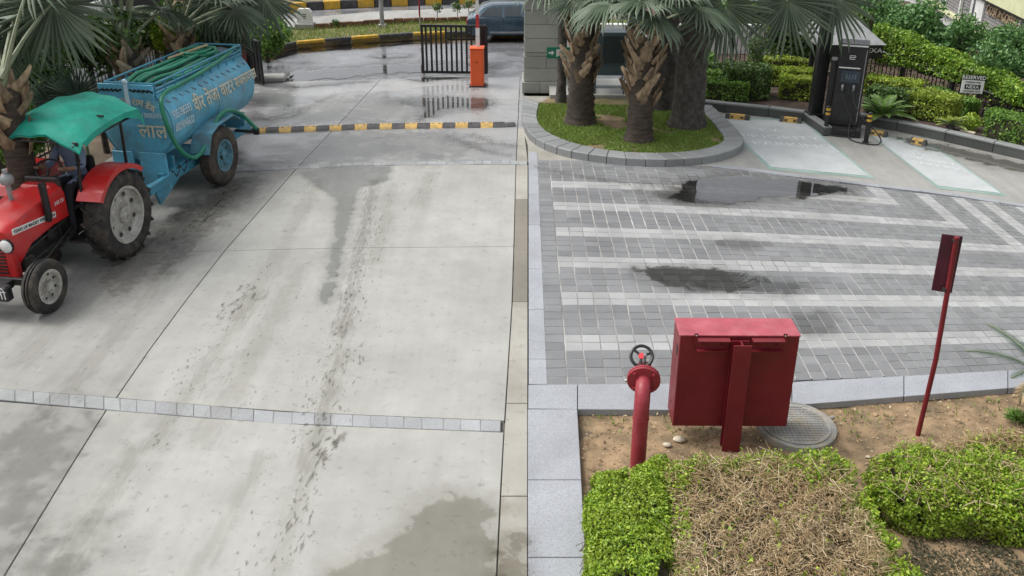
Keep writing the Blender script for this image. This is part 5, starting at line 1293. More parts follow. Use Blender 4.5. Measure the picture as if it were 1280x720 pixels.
# canopy
cz = 1.95
pr_ = [(-.62, cz+.0), (-.50, cz+.10), (-.25, cz+.17), (.1, cz+.21), (.5, cz+.22), (.82, cz+.19), (.92, cz+.04)]
vs, fs = [], []
xsn = np.linspace(-.66, .66, 13)
for y, z in pr_:
    for x in xsn: vs.append((x, y, z-.20*abs(x/.66)**2.2+.014*math.sin(x*17+y*3)+.018*math.sin(x*7.3+y*9.1)+.01*math.sin(y*23-x*11)))
nx = len(xsn)
for i in range(len(pr_)-1):
    for k in range(nx-1): fs.append((i*nx+k, i*nx+k+1, (i+1)*nx+k+1, (i+1)*nx+k))
base_n = len(vs)
vs += [(x, y, z-.025) for x, y, z in vs]; fs += [tuple(i+base_n for i in f[::-1]) for f in fs]
edge_ = [(0, k) for k in range(nx)]
MB().add(vs, fs).build('canopy', K['tarp'], tr, smooth=True)
for sx in (-1, 1):                                   # side valance
    v2 = []; f2 = []
    for i, (y, z) in enumerate(pr_[1:]): v2 += [(sx*.66, y, z-.20), (sx*.675, y+.01*math.sin(i*2), z-.20-(.07 if i < 4 else .16))]
    for i in range(len(pr_)-2): f2.append((2*i, 2*i+1, 2*i+3, 2*i+2))
    MB().add(v2, f2).build('valance', K['tarp'], tr)
    for y0, y1, zb in ((-.55, -.42, .60), (.62, .60, 1.0)): bar('canopy_post', (sx*.46, y0, zb), (sx*.50, y1, cz-.02), .022, K['black'], tr)
    bar('canopy_rail', (sx*.60, -.58, cz-.12), (sx*.60, .85, cz-.10), .018, K['black'], tr); bar('canopy_brace', (sx*.5, -.44, cz-.4), (sx*.56, -.6, cz-.12), .014, K['black'], tr)
for y, z in ((-.56, cz-.1), (.1, cz+.08), (.82, cz-.08)): bar('canopy_bow', (-.6, y, z), (.6, y, z), .016, K['black'], tr)
bar('mirror_arm', (.47, -.5, 1.52), (.62, -.55, 1.56), .01, K['black'], tr)
# driver
def skinned(name, joints, edges, radii, parent, mats, pick):
    me = bpy.data.meshes.new(name); me.from_pydata(joints, edges, []); o = bpy.data.objects.new(name, me); C.objects.link(o)
    sk = o.modifiers.new('skin', 'SKIN'); ss = o.modifiers.new('sub', 'SUBSURF'); ss.levels = ss.render_levels = 2
    for i, r in enumerate(radii):
        d = me.skin_vertices[0].data[i]; d.radius = (r, r) if not isinstance(r, tuple) else r; d.use_root = i == 0
    dg = bpy.context.evaluated_depsgraph_get(); m2 = bpy.data.meshes.new_from_object(o.evaluated_get(dg)); bpy.data.objects.remove(o)
    m2.name = name
    o = mesh_obj(name, m2, mats, parent)
    for p in m2.polygons: p.material_index = pick(p.center); p.use_smooth = True
    return o
dr = tag(empty('person', (tt.x, tt.y, 0), PHI), 'person in a blue grey shirt sitting at the tractor wheel', 'person')
J = [(0, .10, 1.10), (0, .11, 1.28), (0, .10, 1.46), (0, .06, 1.60), (0, .04, 1.68), (0, .02, 1.78), (0, .01, 1.88),
     (.10, .08, 1.10), (.17, -.34, 1.12), (.22, -.44, .78), (.24, -.47, .58), (.24, -.62, .54),
     (-.10, .08, 1.10), (-.17, -.34, 1.12), (-.22, -.44, .78), (-.24, -.47, .58), (-.24, -.62, .54),
     (.18, .08, 1.54), (.25, -.06, 1.34), (.19, -.30, 1.38), (.17, -.38, 1.43),
     (-.18, .08, 1.54), (-.25, -.06, 1.34), (-.19, -.30, 1.38), (-.17, -.38, 1.43)]
E_ = [(0, 1), (1, 2), (2, 3), (3, 4), (4, 5), (5, 6), (0, 7), (7, 8), (8, 9), (9, 10), (10, 11), (0, 12), (12, 13), (13, 14), (14, 15), (15, 16), (3, 17), (17, 18), (18, 19), (19, 20), (3, 21), (21, 22), (22, 23), (23, 24)]
Rr = [(.15, .11), (.14, .10), (.15, .105), (.09, .07), .05, .085, .075, .085, .07, .05, .04, .035, .085, .07, .05, .04, .035, .062, .05, .036, .03, .062, .05, .036, .03]
def pick(c):
    if c.z > 1.63: return 2
    if c.y < -.22 and c.z > 1.25: return 2
    if c.z < 1.17 and not (abs(c.x) < .12 and c.y > .2): return 1
    return 0
body = skinned('body', J, E_, Rr, dr, [K['shirt'], K['trouser'], K['skin']], pick)
mb = MB().sphere((0, .035, 1.87), .105, 14, 9, (.92, 1.02, .75)); mb.build('hair', K['hair'], dr, smooth=True)
ex = MB(); ex.m = 2; ex.sphere((0, -.085, 1.80), .02, 8, 6, (.8, 1.2, 1.3))
for sx in (-1, 1):
    ex.m = 3; ex.sphere((sx*.035, -.075, 1.825), .011, 8, 6); ex.m = 2
    ex.sphere((sx*.088, .02, 1.80), .022, 8, 6, (.5, 1, 1.4))
    for k in range(4): ex.tube([(sx*(.175-.018*k+.03), -.375, 1.425), (sx*(.18-.018*k+.03), -.425, 1.44), (sx*(.18-.018*k+.03), -.43, 1.41)], .010, 6)
    ex.tube([(sx*.15, -.37, 1.44), (sx*.13, -.40, 1.46)], .011, 6)
tmp = bpy.data.meshes.new('face_hands'); tmp.from_pydata(ex.v, [], ex.f); tmp.polygons.foreach_set('material_index', ex.mi)
bm = bmesh.new(); bm.from_mesh(body.data); bm.from_mesh(tmp); bm.to_mesh(body.data); bm.free(); bpy.data.meshes.remove(tmp)
body.data.materials.append(K['hair'])
for sx in (-1, 1):
    box('shoe', (sx*.24, -.58, .515), (.09, .24, .08), K['blackm'], dr, bevel=.02)

# ---------------------------------------------------------------- beyond the gate: car, posts, milestone, plants
cp = G(611, 53); car = tag(empty('parked_car', (cp.x-.02, cp.y, 0), rad(2)), 'dark blue car on the road behind the gate and pillar', 'car')
low = [(-.62, .28), (-.66, .45), (-.62, .70), (-.45, .74), (.3, .74), (2.2, .72), (2.75, .62), (2.85, .4), (2.8, .22), (-.5, .20)]
up_ = [(-.50, .72), (-.16, 1.02), (.15, 1.09), (1.0, 1.10), (1.45, 1.04), (2.05, .73)]
MB().extr(low, 'y', 0, 1.35).build('body', K['carblue'], car, bevel=.05, seg=2, smooth=True)
mb = MB(); n = len(up_); vs = [(x, .05+(z-.72)*.28, z) for x, z in up_]+[(x, 1.3-(z-.72)*.28, z) for x, z in up_]
mb.add(vs, [tuple(range(n)), tuple(range(2*n-1, n-1, -1))]+[(i, n+i, n+(i+1) % n, (i+1) % n) for i in range(n)]).build('cabin', K['carblue'], car, bevel=.02, smooth=True)
def side_win(pts):
    mb = MB().add([(x, .05+(z-.72)*.28-.012, z) for x, z in pts], [tuple(range(len(pts)))]); mb.build('side_window', K['glass'], car)
side_win([(-.26, .76), (-.02, .98), (.12, 1.03), (.42, 1.04), (.42, .76)]); side_win([(.50, .76), (.50, 1.04), (.98, 1.04), (1.02, .76)]); side_win([(1.10, .76), (1.07, 1.03), (1.38, .98), (1.80, .76)])
for x in (-.08, 2.25): wheel('wheel', car, (x, .08, .24), .24, .15, .15, K['rubber'], K['steel'], -1, n=24).rotation_euler = (0, 0, pi/2)
box('tail_lamp', (-.60, .10, .60), (.10, .14, .17), K['tail'], car, bevel=.02); box('door_handle', (.30, -.012, .64), (.12, .02, .025), K['carblue'], car); box('door_handle', (.95, -.012, .64), (.12, .02, .025), K['carblue'], car)
for x in (.46, 1.06): box('door_gap', (x, -.001, .52), (.012, .006, .42), K['blackm'], car)
box('sill_trim', (1.0, -.004, .30), (1.9, .012, .05), K['steel'], car); box('bumper', (-.60, .65, .36), (.12, 1.3, .16), K['blackm'], car, bevel=.02)
b = G(478, 34, .1); lp = tag(empty('lamp_post', b), 'grey lamp post on the grass verge', 'lamp post'); MB().tube([(0, 0, 0), (0, 0, 1.5), (0, 0, 5)], [.075, .065, .045], 12).build('shaft', K['galv'], lp, smooth=True); box('base', (0, 0, .04), (.24, .24, .1), K['conc'], lp)
MB().tube([(0, 0, 4.9), (0, -.3, 5.1), (0, -1.2, 5.2)], .03, 8).build('arm', K['galv'], lp, smooth=True); box('lantern', (0, -1.35, 5.2), (.16, .45, .1), K['galv'], lp, bevel=.03)
b = G(525, 31, .1); rp = tag(empty('banded_pole', b), 'thin red banded pole standing on the verge', 'pole'); z = 0
for k in range(9): MB().tube([(0, 0, z), (0, 0, z+.28)], .03, 8).build('band', K['red_f' if k % 3 else 'galv'], rp, smooth=True); z += .28
b = G(382, 35, .12); ms = tag(empty('milestone', b), 'small white milestone block beside the footpath', 'milestone')
MB().extr([(-.24, .16), (-.24, .52), (-.16, .62), (.16, .62), (.24, .52), (.24, .16)], 'y', -.08, .08).build('stone', K['white'], ms, bevel=.01); box('plinth', (0, 0, .08), (.6, .4, .17), K['conc'], ms, bevel=.02)
for k in range(3): box('inscription', (.02, -.083, .44-.06*k), (.12-.02*k, .004, .022), K['blackm'], ms)
for i, (x, y) in enumerate(((420, 35), (547, 26), (572, 25), (586, 22))):
    b = G(x, y, .1); e = tag(empty('young_plant', b), ['tiny plant by the brown edging left of the lamp post', 'dark young plant above the gate leaf', 'second young plant above the gate leaf, nearer the car', 'young plant just behind the tail of the blue car'][i], 'plant', 'young plants on the verge')
    hgt = .16 if i == 0 else .45; u_ = unit(rng.normal(0, 1, (160, 3))); leaf_cloud('foliage', u_*rng.uniform(.05, .2, (160, 1))*(.6 if i == 0 else 1)+np.array([0, 0, hgt]), u_, .08, K['hdark'], e); bar('stem', (0, 0, 0), (0, 0, hgt), .012, K['twig'], e, 5)
# far greenery across the carriageway
for i, (x, Y, s) in enumerate(((-14, 34, 2.0), (-9.5, 36, 1.7), (-5, 37, 1.8), (0, 37, 1.6), (4.5, 37, 2.0), (9.5, 37, 2.1))):
    shrub_mass(['far bush across the road, first from the palms', 'far bush across the road, second from the palms', 'far bush across the road above the lamp post', 'far bush across the road above the gate', 'far bush across the road above the pillar', 'far bush across the road behind the island palms'][i], x, Y, s*.6, s*1.2, .8, s*.7, 2600, 'hdark', .2, 'far_bush', 'bushes across the road', 40+i)
# boundary wall, shelf and greenery seen between the island palms
gw = box('boundary_wall', (0, 0, .45), (6.5, .25, .9), K['bwhite']); gw.location = (4.2, 24.6, 0); tag(gw, 'low pale boundary wall glimpsed between the island palms', 'wall')

# ---------------------------------------------------------------- foreground bed
bed = [G(722, 513).xy, G(860, 514).xy, G(1000, 508).xy, G(1280, 486).xy, G(1400, 476).xy, G(1560, 900).xy, G(742, 900).xy]
K['bedsoil'] = K['soil']
# soil sheet with gentle relief
lo = np.min([tuple(p) for p in bed], 0); hi = np.max([tuple(p) for p in bed], 0); nx_, ny_ = 90, 70
gx, gy = np.meshgrid(np.linspace(lo[0], hi[0], nx_), np.linspace(lo[1], hi[1], ny_), indexing='ij'); Pg = np.column_stack([gx.ravel(), gy.ravel()])
ins = in_poly(Pg, [tuple(p) for p in bed]); dd = seg_dist(Pg, [tuple(p) for p in bed])
hz = -.075+np.where(ins, np.minimum(dd, .4)*.07, 0)+.02*vnoise(Pg, 3, 3)+.01*vnoise(Pg, 9, 4)
idx = np.arange(nx_*ny_).reshape(nx_, ny_); F = np.stack([idx[:-1, :-1], idx[1:, :-1], idx[1:, 1:], idx[:-1, 1:]], -1).reshape(-1, 4)
kp = (ins | (dd < .12))[F].all(1); so_ = raw_mesh('planting_bed', np.column_stack([Pg, hz]), F[kp], K['soil'], smooth=True); so_['kind'] = 'structure'
sheet('lower_bed', [Vector(p) for p in bed], -.16, K['soil'])
# stones and leaf litter
for i, (x, y, s, lb) in enumerate(((849, 549, .05, 'pale pebble on the soil left of the cabinet post'), (834, 556, .035, 'smaller pebble beside the pale one on the soil'), (1085, 571, .022, 'tiny white pebble on the bare soil path'))):
    o = MB().sphere((0, 0, 0), s, 9, 6, (1.3, .9, .6)).build('pebble', K['pebble'], smooth=True); p = G(x, y, -.03); o.location = p; tag(o, lb, 'pebble')
n = 1600; q = rng.uniform(lo, hi, (n, 2)); q = q[in_poly(q, [tuple(p) for p in bed])]
q = q[q[:, 1] > 5.0]
o = leaf_cloud('leaf_litter', np.column_stack([q, np.full(len(q), -.035)+.02*vnoise(q, 3, 3)]), np.tile([0, 0, 1.], (len(q), 1)), .028, K['straw'], None, .5, .25); tag(o, 'dry leaf litter scattered on the bed soil', 'leaf litter', kind='stuff')

n = 5200; q = rng.uniform(lo, hi, (n, 2)); q = q[in_poly(q, [tuple(p) for p in bed]) & (q[:, 1] > 4.9)]; cs = rng.uniform(.004, .016, len(q))*np.where(rng.uniform(0, 1, len(q)) < .06, 1.9, 1)
ov = np.array([(1, 0, 0), (0, 1, 0), (-1, 0, 0), (0, -1, 0), (0, 0, .8), (.6, .6, .3), (-.6, .5, .3)]); of = np.array([(0, 5, 4), (5, 1, 4), (1, 6, 4), (6, 2, 4), (2, 3, 4), (3, 0, 4)])
Vc = (ov[None]*cs[:, None, None]*rng.uniform(.7, 1.3, (len(q), 7, 1))+np.column_stack([q, -.046+.02*vnoise(q, 3, 3)])[:, None]).reshape(-1, 3); Fc = (of[None]+(np.arange(len(q))*7)[:, None, None]).reshape(-1, 3)
tag(raw_mesh('soil_clods', Vc, Fc, mat('clod_soil', (.25, .175, .10), .95, var=.3, sc=8, island=.35)), 'small soil clods scattered over the bare bed', 'soil', kind='stuff')
grass_patch('weeds', 'sparse short weeds on the bed soil near the granite band', bed, -.05, 1500, .05, keep=lambda q: (q[:, 1] > 6.6) & (vnoise(q, 2.5, 12) > .35))
# hydrant valve
hp = G(797, 583); hy = tag(empty('hydrant_pipe', (hp.x, hp.y, -.05)), 'red standing hydrant pipe with a flange and black hand wheel', 'hydrant')
pts = resample([Vector(p) for p in [(0, 0, 0), (.0, .01, .45), (.0, .01, .66), (.005, .035, .78), (.015, .10, .86), (.03, .19, .885)]], 22)
MB().tube(pts, .072, 18).build('pipe', K['red_f'], hy, smooth=True)
MB().tube([(0, .01, .585), (0, .01, .60)], .077, 18).build('weld_bead', K['red_f'], hy, smooth=True)
ax = Vector((.12, 1, .12)).normalized(); fc = Vector((.03, .19, .885))
def disc(c, axis, r, t, m, name, parent, n=22):
    c = Vector(c); return MB().tube([c-axis*t/2, c+axis*t/2], r, n).build(name, m, parent, bevel=.003, smooth=True)
disc(fc, ax, .155, .024, K['red_f'], 'flange', hy); disc(fc+ax*.03, ax, .155, .024, K['red_f'], 'flange', hy)
sdv = ax.cross(Vector((0, 0, 1))).normalized(); upv = sdv.cross(ax)
for k in range(4):
    a = pi/4+k*pi/2; c = fc+(sdv*math.cos(a)+upv*math.sin(a))*.122; MB().tube([c-ax*.035, c+ax*.05], .016, 6).build('bolt', K['red_f'], hy)
disc(fc+ax*.12, ax, .075, .16, K['red_f'], 'valve_body', hy); bar('outlet', tuple(fc+ax*.05-sdv*.05-upv*.02), tuple(fc+ax*.05-sdv*.17-upv*.06), .016, K['galv'], hy)
vc = fc+ax*.12; bar('valve_neck', tuple(vc), tuple(vc+upv*.10), .045, K['red_f'], hy, 14); bar('spindle', tuple(vc+upv*.08), tuple(vc+upv*.21), .014, K['steel'], hy)
hwc = vc+upv*.165+ax*.03-sdv*.03; wx = upv; tl = (upv*.75-ax*.55).normalized(); sa = tl.cross(sdv).normalized()
mb = MB().tube([hwc+(sdv*math.cos(a)+sa*math.sin(a))*.100 for a in np.linspace(0, 2*pi, 29)], .016, 8, False)
for k in range(3):
    a = 2*pi*k/3+.4; mb.tube([hwc, hwc+(sdv*math.cos(a)+sa*math.sin(a))*.097], .012, 6)
mb.build('hand_wheel', K['black'], hy, smooth=True); disc(hwc, tl, .03, .03, mat('bright_red', (.65, .05, .06), .4), 'wheel_boss', hy, 12)

# hose cabinet on an I-beam post, seen from behind
ct = tag(empty('hose_cabinet', (2.01, 6.86, -.075), rad(.5)), 'large red metal fire hose cabinet on a steel post, seen from behind', 'cabinet')
MB().box((0, .17, .745), (1.12, .32, 1.02)).build('box_shell', K['red'], ct, bevel=.006)
box('top_lid', (0, .17, 1.262), (1.135, .335, .014), K['lid'], ct, bevel=.003)
for p_ in (-.035, .045): box('post_flange', (p_*0, -.03-.09*(p_ > 0), .50), (.17, .012, 1.46), K['red'], ct, bevel=.002)
box('post_web', (0, -.075, .50), (.012, .085, 1.46), K['red'], ct)
for sx in (-.255, .255):
    br = MB(); br.box((sx, -.008, 1.19), (.30, .012, .12)).box((sx, -.045, 1.245), (.30, .075, .010)).box((sx, -.03, 1.125), (.30, .055, .010)); br.build('bracket', K['red'], ct)
    for dx in (-.09, .09): MB().tube([(sx+dx, -.012, 1.18), (sx+dx, -.032, 1.18)], .010, 6).build('bolt', K['red'], ct)
for sx in (-.415, .415):
    hk = MB().box((sx, -.012, 1.235), (.034, .006, .12)).build('hanger_tab', K['red'], ct); MB().tube([(sx, -.016, 1.275), (sx, -.013, 1.275)], .008, 8).build('tab_hole', K['white'], hk)
for z in (1.06, .40): box('side_hole', (-.5615, .10 if z > 1 else .2, z), (.006, .05 if z > 1 else .02, .10 if z > 1 else .02), K['blackm'], ct)
# round manhole cover
mc = G(994, 533, -.02); mh = tag(empty('manhole_cover', mc), 'round dusty manhole cover half behind the red cabinet', 'manhole cover')
MB().lathe([(.40, -.10), (.40, .03), (.37, .04), (.36, .025), (.001, .025)], 40).build('frame', K['iron'], mh, smooth=True, angle=30)
MB().lathe([(.345, .02), (.345, .04), (.001, .04)], 40).build('cover', K['iron'], mh, smooth=True, angle=30)
mb = MB()
for i in range(-8, 9):
    for j in range(-8, 9):
        if (i*i+j*j)*.04**2 < .31**2: mb.box((i*.04+(.0), j*.04, .043), (.024, .024, .010), Matrix.Rotation(.785, 3, 'Z'))
mb.build('tread_studs', K['iron'], mh)['kind'] = 'stuff'
for a in (.3, 2.4): MB().tube([(.40*math.cos(a), .40*math.sin(a), .02), (.45*math.cos(a), .45*math.sin(a), .02)], .02, 6).build('lifting_lug', K['iron'], mh)

# leaning sign post, seen from behind
sp0 = G(1147, 545, -.05); lean = Matrix.Rotation(rad(-4.4), 3, 'Y')
sg = tag(empty('post_sign', sp0), 'leaning red post with a narrow sign plate seen almost edge on', 'sign')
sg.rotation_euler = (0, rad(-1.2), 0)
MB().tube([(0, 0, 0), (.03, 0, .9), (0, 0, 2.19)], .024, 10).build('post', K['red'], sg, smooth=True)
rotp = Matrix.Rotation(rad(-22), 3, 'Z')
K['signback'] = mat('sign_back', (.055, .006, .02), .35, var=.2, sc=5, coat=.2)
plate = box('sign_plate', (-.02, .045, 1.90), (.175, .012, .58), K['signback'], sg, rotp, bevel=.004)
box('plate_face', (-.017, .054, 1.90), (.165, .004, .57), K['white'], sg, rotp)
for z in (1.65, 2.15): box('clamp', (.008, .03, z), (.06, .09, .03), K['blackm'], sg)
# bits of frond at the right edge
cyc = tag(empty('young_palm', G(1288, 530, -.05)), 'young palm reaching in from the right edge with one arching frond', 'palm')
MB().tube([(0, 0, 0), (.0, 0, .35), (-.02, 0, .6)], [.09, .08, .06], 9).build('trunk', K['barkd'], cyc, smooth=True)
for k, (az, el, L) in enumerate(((172, 50, .78), (120, 60, .7), (60, 50, .6), (215, 55, .7), (10, 45, .6), (300, 50, .55), (185, -15, .42))):
    az, el = rad(az), rad(el); pts = [Vector((math.cos(az)*L*t*math.cos(el-t*.9), math.sin(az)*L*t*math.cos(el-t*.9), .55+L*t*math.sin(el)-L*.45*t*t)) for t in np.linspace(0, 1, 9)]
    V, F = [], []; side_ = Vector((-math.sin(az), math.cos(az), 0))
    for j in range(6, 50):
        t = j/50; i0 = min(int(t*8), 7); c = pts[i0].lerp(pts[i0+1], t*8-i0); tg = (pts[i0+1]-pts[i0]).normalized()
        for s in (-1, 1):
            d = (side_*s*.9+tg*.9+Vector((0, 0, -.1))).normalized(); k0 = len(V); V += [c-tg*.009, c+tg*.009, c+d*.15*math.sin(pi*(.15+.8*t))]; F.append((k0, k0+1, k0+2))
    o = raw_mesh('frond', np.array([tuple(v) for v in V]), np.array(F), K['straw' if k == 6 else 'fan_d'], cyc); MB().tube(pts, .008, 5).build('midrib', K['petiole'], o)
p = G(1268, 528, -.05); o = tag(empty('leafy_shrub', p), 'small green shoot on the soil at the right edge', 'shrub'); u_ = unit(rng.normal(0, 1, (220, 3))); u_[:, 2] = abs(u_[:, 2])
twig_cloud('foliage', u_*.07+np.array([0, 0, .05]), u_, np.full(220, .14), .004, K['hmid'], o)

# ---- foreground hedge: green shoulder on the left, dry crown, ragged green right flank
fh = tag(empty('ragged_hedge'), 'foreground hedge with a bright green left shoulder and a dry straw coloured crown', 'hedge')
HZ = .42
Lp = [G(735, 582, HZ), G(790, 572, HZ), G(838, 560, HZ), G(845, 640, HZ), G(862, 760, HZ), G(738, 760, HZ)]
def tops(poly_px, z, n, bump, seed, depth=.05): 
    poly = [G(x, y, z).xy for x, y in poly_px]; return hedge_pts(poly, -.05, z, n, depth, bump, seed, 1.0, .10)
greenL = [(735, 585), (760, 578), (800, 568), (834, 556), (836, 620), (842, 680), (862, 790), (738, 790)]
P, N = tops(greenL, HZ, 46000, .05, 31); gap = vnoise(P[:, :2], 7, 77) - .35*np.exp(-((P[:, 0]-.98-.02*P[:, 1])**2/.004)) > -.42
leaf_cloud('green_foliage', P[gap], N[gap], .027, K['hgreen'], fh, .55, .75)
crownp = [(832, 568), (880, 566), (960, 560), (1040, 562), (1062, 590), (1085, 630), (1120, 690), (1170, 790), (850, 790)]
poly = [G(x, y, HZ).xy for x, y in crownp]
P, N = hedge_pts(poly, -.05, HZ+.02, 24000, .08, .08, 33, 1.0, .14)
D = rng.normal(0, 1, (len(P), 3)); D[:, 2] *= .45; far_k = P[:, 1] > 5.75+.15*vnoise(P[:, :2], 3, 2)
Ln = np.where(far_k, rng.uniform(.08, .34, len(P)), rng.uniform(.05, .15, len(P)))
Pj = P+np.array([0, 0, .02]); keep = ~far_k | (rng.uniform(0, 1, len(P)) < .6)
twig_cloud('dry_twigs', Pj[keep], D[keep], Ln[keep], .0026, K['straw'], fh)
n = 170; q = P[rng.integers(0, len(P), n)]; D = rng.normal(0, .6, (n, 3)); D[:, 2] = np.abs(D[:, 2])+.1
twig_cloud('long_twigs', q+np.array([0, 0, .04]), D, rng.uniform(.25, .5, n), .0036, K['straw'], fh)
P2, N2 = hedge_pts(poly, -.05, HZ, 26000, .06, .09, 35, 1.0, .12)
dd = seg_dist(P2, [tuple(p) for p in poly]); yfar = P2[:, 1] > 5.9
k = (rng.uniform(0, 1, len(P2)) < np.where(dd < .16, .95, np.where(yfar, .10+.55*(vnoise(P2[:, :2], 3.0, 61) > .25), .03))) & (P2[:, 0] > 1.0)
leaf_cloud('green_foliage', P2[k], N2[k], .028, K['hgreen'], fh, .55, .75)
for gp_, nn_, zz_ in (([(1030, 556), (1062, 570), (1102, 630), (1150, 700), (1195, 790), (1130, 790), (1092, 700), (1056, 622)], 15000, HZ+.03), ([(900, 566), (960, 556), (1045, 554), (1060, 596), (1000, 590), (940, 580)], 6500, HZ+.05), ([(836, 566), (880, 562), (890, 580), (850, 600)], 2200, HZ+.03)):
    P3, N3 = hedge_pts([G(x, y, zz_).xy for x, y in gp_], .02, zz_, nn_, .07, .10, nn_, 1.0, .06); k3 = vnoise(P3[:, :2], 5, 17)+.5*vnoise(P3[:, :2], 14, 19) > -.35
    leaf_cloud('green_foliage', P3[k3], N3[k3], .030, K['hgreen'], fh, .55, .8)
for pts_, par_ in ((P2, fh),):
    sel = pts_[rng.integers(0, len(pts_), 260)]; sel = sel[(sel[:, 2] > .25)]
    sh_p = np.repeat(sel, 9, 0)+np.column_stack([rng.normal(0, .012, (len(sel)*9, 2)), np.tile(np.linspace(0, .13, 9), len(sel))]); leaf_cloud('shoots', sh_p, np.tile([0, 0, 1.], (len(sh_p), 1)), .028, K['hgreen'], par_, .5, 1.0)
MB().prism(shrink(poly, .14), -.12, HZ-.14).build('branches', K['core'], fh)
MB().prism(shrink([G(x, y, HZ).xy for x, y in greenL], .12), -.12, HZ-.17).build('branches', K['core'], fh)
Pt, _n = tops(greenL, HZ-.05, 1500, .05, 36); Dt = rng.normal(0, 1, (len(Pt), 3)); Dt[:, 2] = np.abs(Dt[:, 2])*1.2; twig_cloud('twigs', Pt, Dt, rng.uniform(.05, .16, len(Pt)), .0025, K['twig'], fh)
rh = tag(empty('ragged_hedge'), 'green foreground hedge at the right with dry stalks along its far edge', 'hedge')
rightp = [(1094, 560), (1130, 545), (1200, 540), (1290, 532), (1380, 530), (1380, 640), (1290, 632), (1200, 625), (1140, 618), (1098, 600)]
poly = [G(x, y, .40).xy for x, y in rightp]
P, N = hedge_pts(poly, -.05, .40, 52000, .06, .08, 41, 1.0, .12); kk_ = vnoise(P, 7, 78)+.5*vnoise(P, 17, 79) > -.5; P, N = P[kk_], N[kk_]; fr_ = P[:, 1] > 6.35+.1*vnoise(P[:, :2], 4, 8)
k = ~fr_ | (rng.uniform(0, 1, len(P)) < .45); leaf_cloud('green_foliage', P[k], N[k], .029, K['hgreen'], rh, .55, .75)
k = (P[:, 2] > .25) & (rng.uniform(0, 1, len(P)) < np.where(fr_, .30, .04)); D = rng.normal(0, 1, (k.sum(), 3)); D[:, 2] *= .5
twig_cloud('dry_twigs', P[k]+np.array([0, 0, .02]), D, rng.uniform(.08, .32, k.sum()), .0026, K['straw'], rh)
sel = P[rng.integers(0, len(P), 2200)]-np.array([0, 0, .05]); Dt = rng.normal(0, 1, (2200, 3)); twig_cloud('twigs', sel, Dt, rng.uniform(.06, .18, 2200), .0025, K['twig'], rh)
sel = P[(P[:, 2] > .3)]; sel = sel[rng.integers(0, len(sel), 160)]; sh_p = np.repeat(sel, 9, 0)+np.column_stack([rng.normal(0, .012, (len(sel)*9, 2)), np.tile(np.linspace(0, .13, 9), len(sel))]); leaf_cloud('shoots', sh_p, np.tile([0, 0, 1.], (len(sh_p), 1)), .028, K['hgreen'], rh, .5, 1.0)
MB().prism(shrink(poly, .16), -.12, .20).build('branches', K['core'], rh)

# ---------------------------------------------------------------- water: puddles, damp patches, wheel marks
WN = [0]
def wet(name, label, px_poly, mk, soft=.12, z=.007, n=60, kind='stuff', cat='puddle'):
    soft = soft*3.2; WN[0] += 1; z += .00011*WN[0]
    poly = [tuple(G(x, y).xy) for x, y in px_poly]; lo = np.min(poly, 0)-soft; hi = np.max(poly, 0)+soft
    a = (hi-lo); st = max(a.max()/n, .02); nx, ny = int(a[0]/st)+2, int(a[1]/st)+2
    gx, gy = np.meshgrid(np.linspace(lo[0], hi[0], nx), np.linspace(lo[1], hi[1], ny), indexing='ij'); P = np.column_stack([gx.ravel(), gy.ravel()])
    sd_ = seg_dist(P, poly)*np.where(in_poly(P, poly), 1, -1); e = np.clip(sd_/soft, -1, 1)*.5+.5
    idx = np.arange(nx*ny).reshape(nx, ny); F = np.stack([idx[:-1, :-1], idx[1:, :-1], idx[1:, 1:], idx[:-1, 1:]], -1).reshape(-1, 4)
    F = F[(e > 0)[F].any(1)]; used = np.unique(F); mp_ = np.zeros(nx*ny, int); mp_[used] = np.arange(len(used))
    o = raw_mesh(name, np.column_stack([P[used], np.full(len(used), z)]), mp_[F], K[mk]); at = o.data.attributes.new('edge', 'FLOAT', 'POINT'); at.data.foreach_set('value', e[used].astype(np.float32))
    tag(o, label, cat, kind=kind); return o
wet('puddle', 'long mirror puddle along the road edge left of the gate', [(345, 104), (352, 94), (380, 87), (440, 84), (520, 78), (600, 80), (600, 90), (520, 90), (470, 92), (420, 97)], 'puddle', .25, -.014)
wet('puddle', 'small bright puddle in the road beyond the gate', [(462, 70), (480, 67.5), (512, 67), (512, 71), (480, 72)], 'puddle', .1, -.014)
wet('puddle', 'wet gutter along the yellow and black kerb', [(330, 78), (372, 66), (440, 61), (520, 54), (560, 53), (560, 48), (500, 50), (440, 54), (372, 60), (330, 69)], 'puddle', .15, -.014)
wet('puddle', 'puddle mirroring the orange barrier on the driveway', [(495, 128), (515, 123), (560, 121), (608, 123), (616, 130), (600, 135), (560, 134), (545, 140), (528, 150), (522, 145), (535, 134)], 'puddle_d', .14)
wet('puddle', 'thin puddle in front of the road puddle', [(366, 108), (400, 104), (440, 101), (462, 99), (460, 102), (420, 106), (370, 110)], 'puddle_d', .1)
wet('puddle', 'small pool at the corner by the gate foot', [(507, 98), (528, 97), (560, 95), (600, 96), (560, 99), (528, 103), (515, 101)], 'puddle', .1)
wet('puddle', 'dark puddle between the tanker and the bump', [(345, 140), (360, 133), (378, 140), (362, 147), (340, 150)], 'puddle_d', .12)
wet('puddle', 'broad wet sheet in the middle of the driveway before the bump', [(400, 128), (470, 118), (510, 126), (520, 146), (470, 152), (400, 152), (360, 155)], 'damp', .35)
wet('damp_patch', 'wet sheet on the driveway just past the stone band', [(330, 205), (400, 170), (470, 164), (560, 166), (600, 180), (560, 198), (470, 200)], 'damp', .35)
wet('damp_patch', 'tongue of wet concrete running down the driveway', [(375, 215), (420, 208), (488, 208), (484, 226), (446, 236), (436, 280), (428, 310), (416, 372), (400, 385), (408, 345), (418, 300), (422, 250), (395, 232)], 'damp_t', .05)
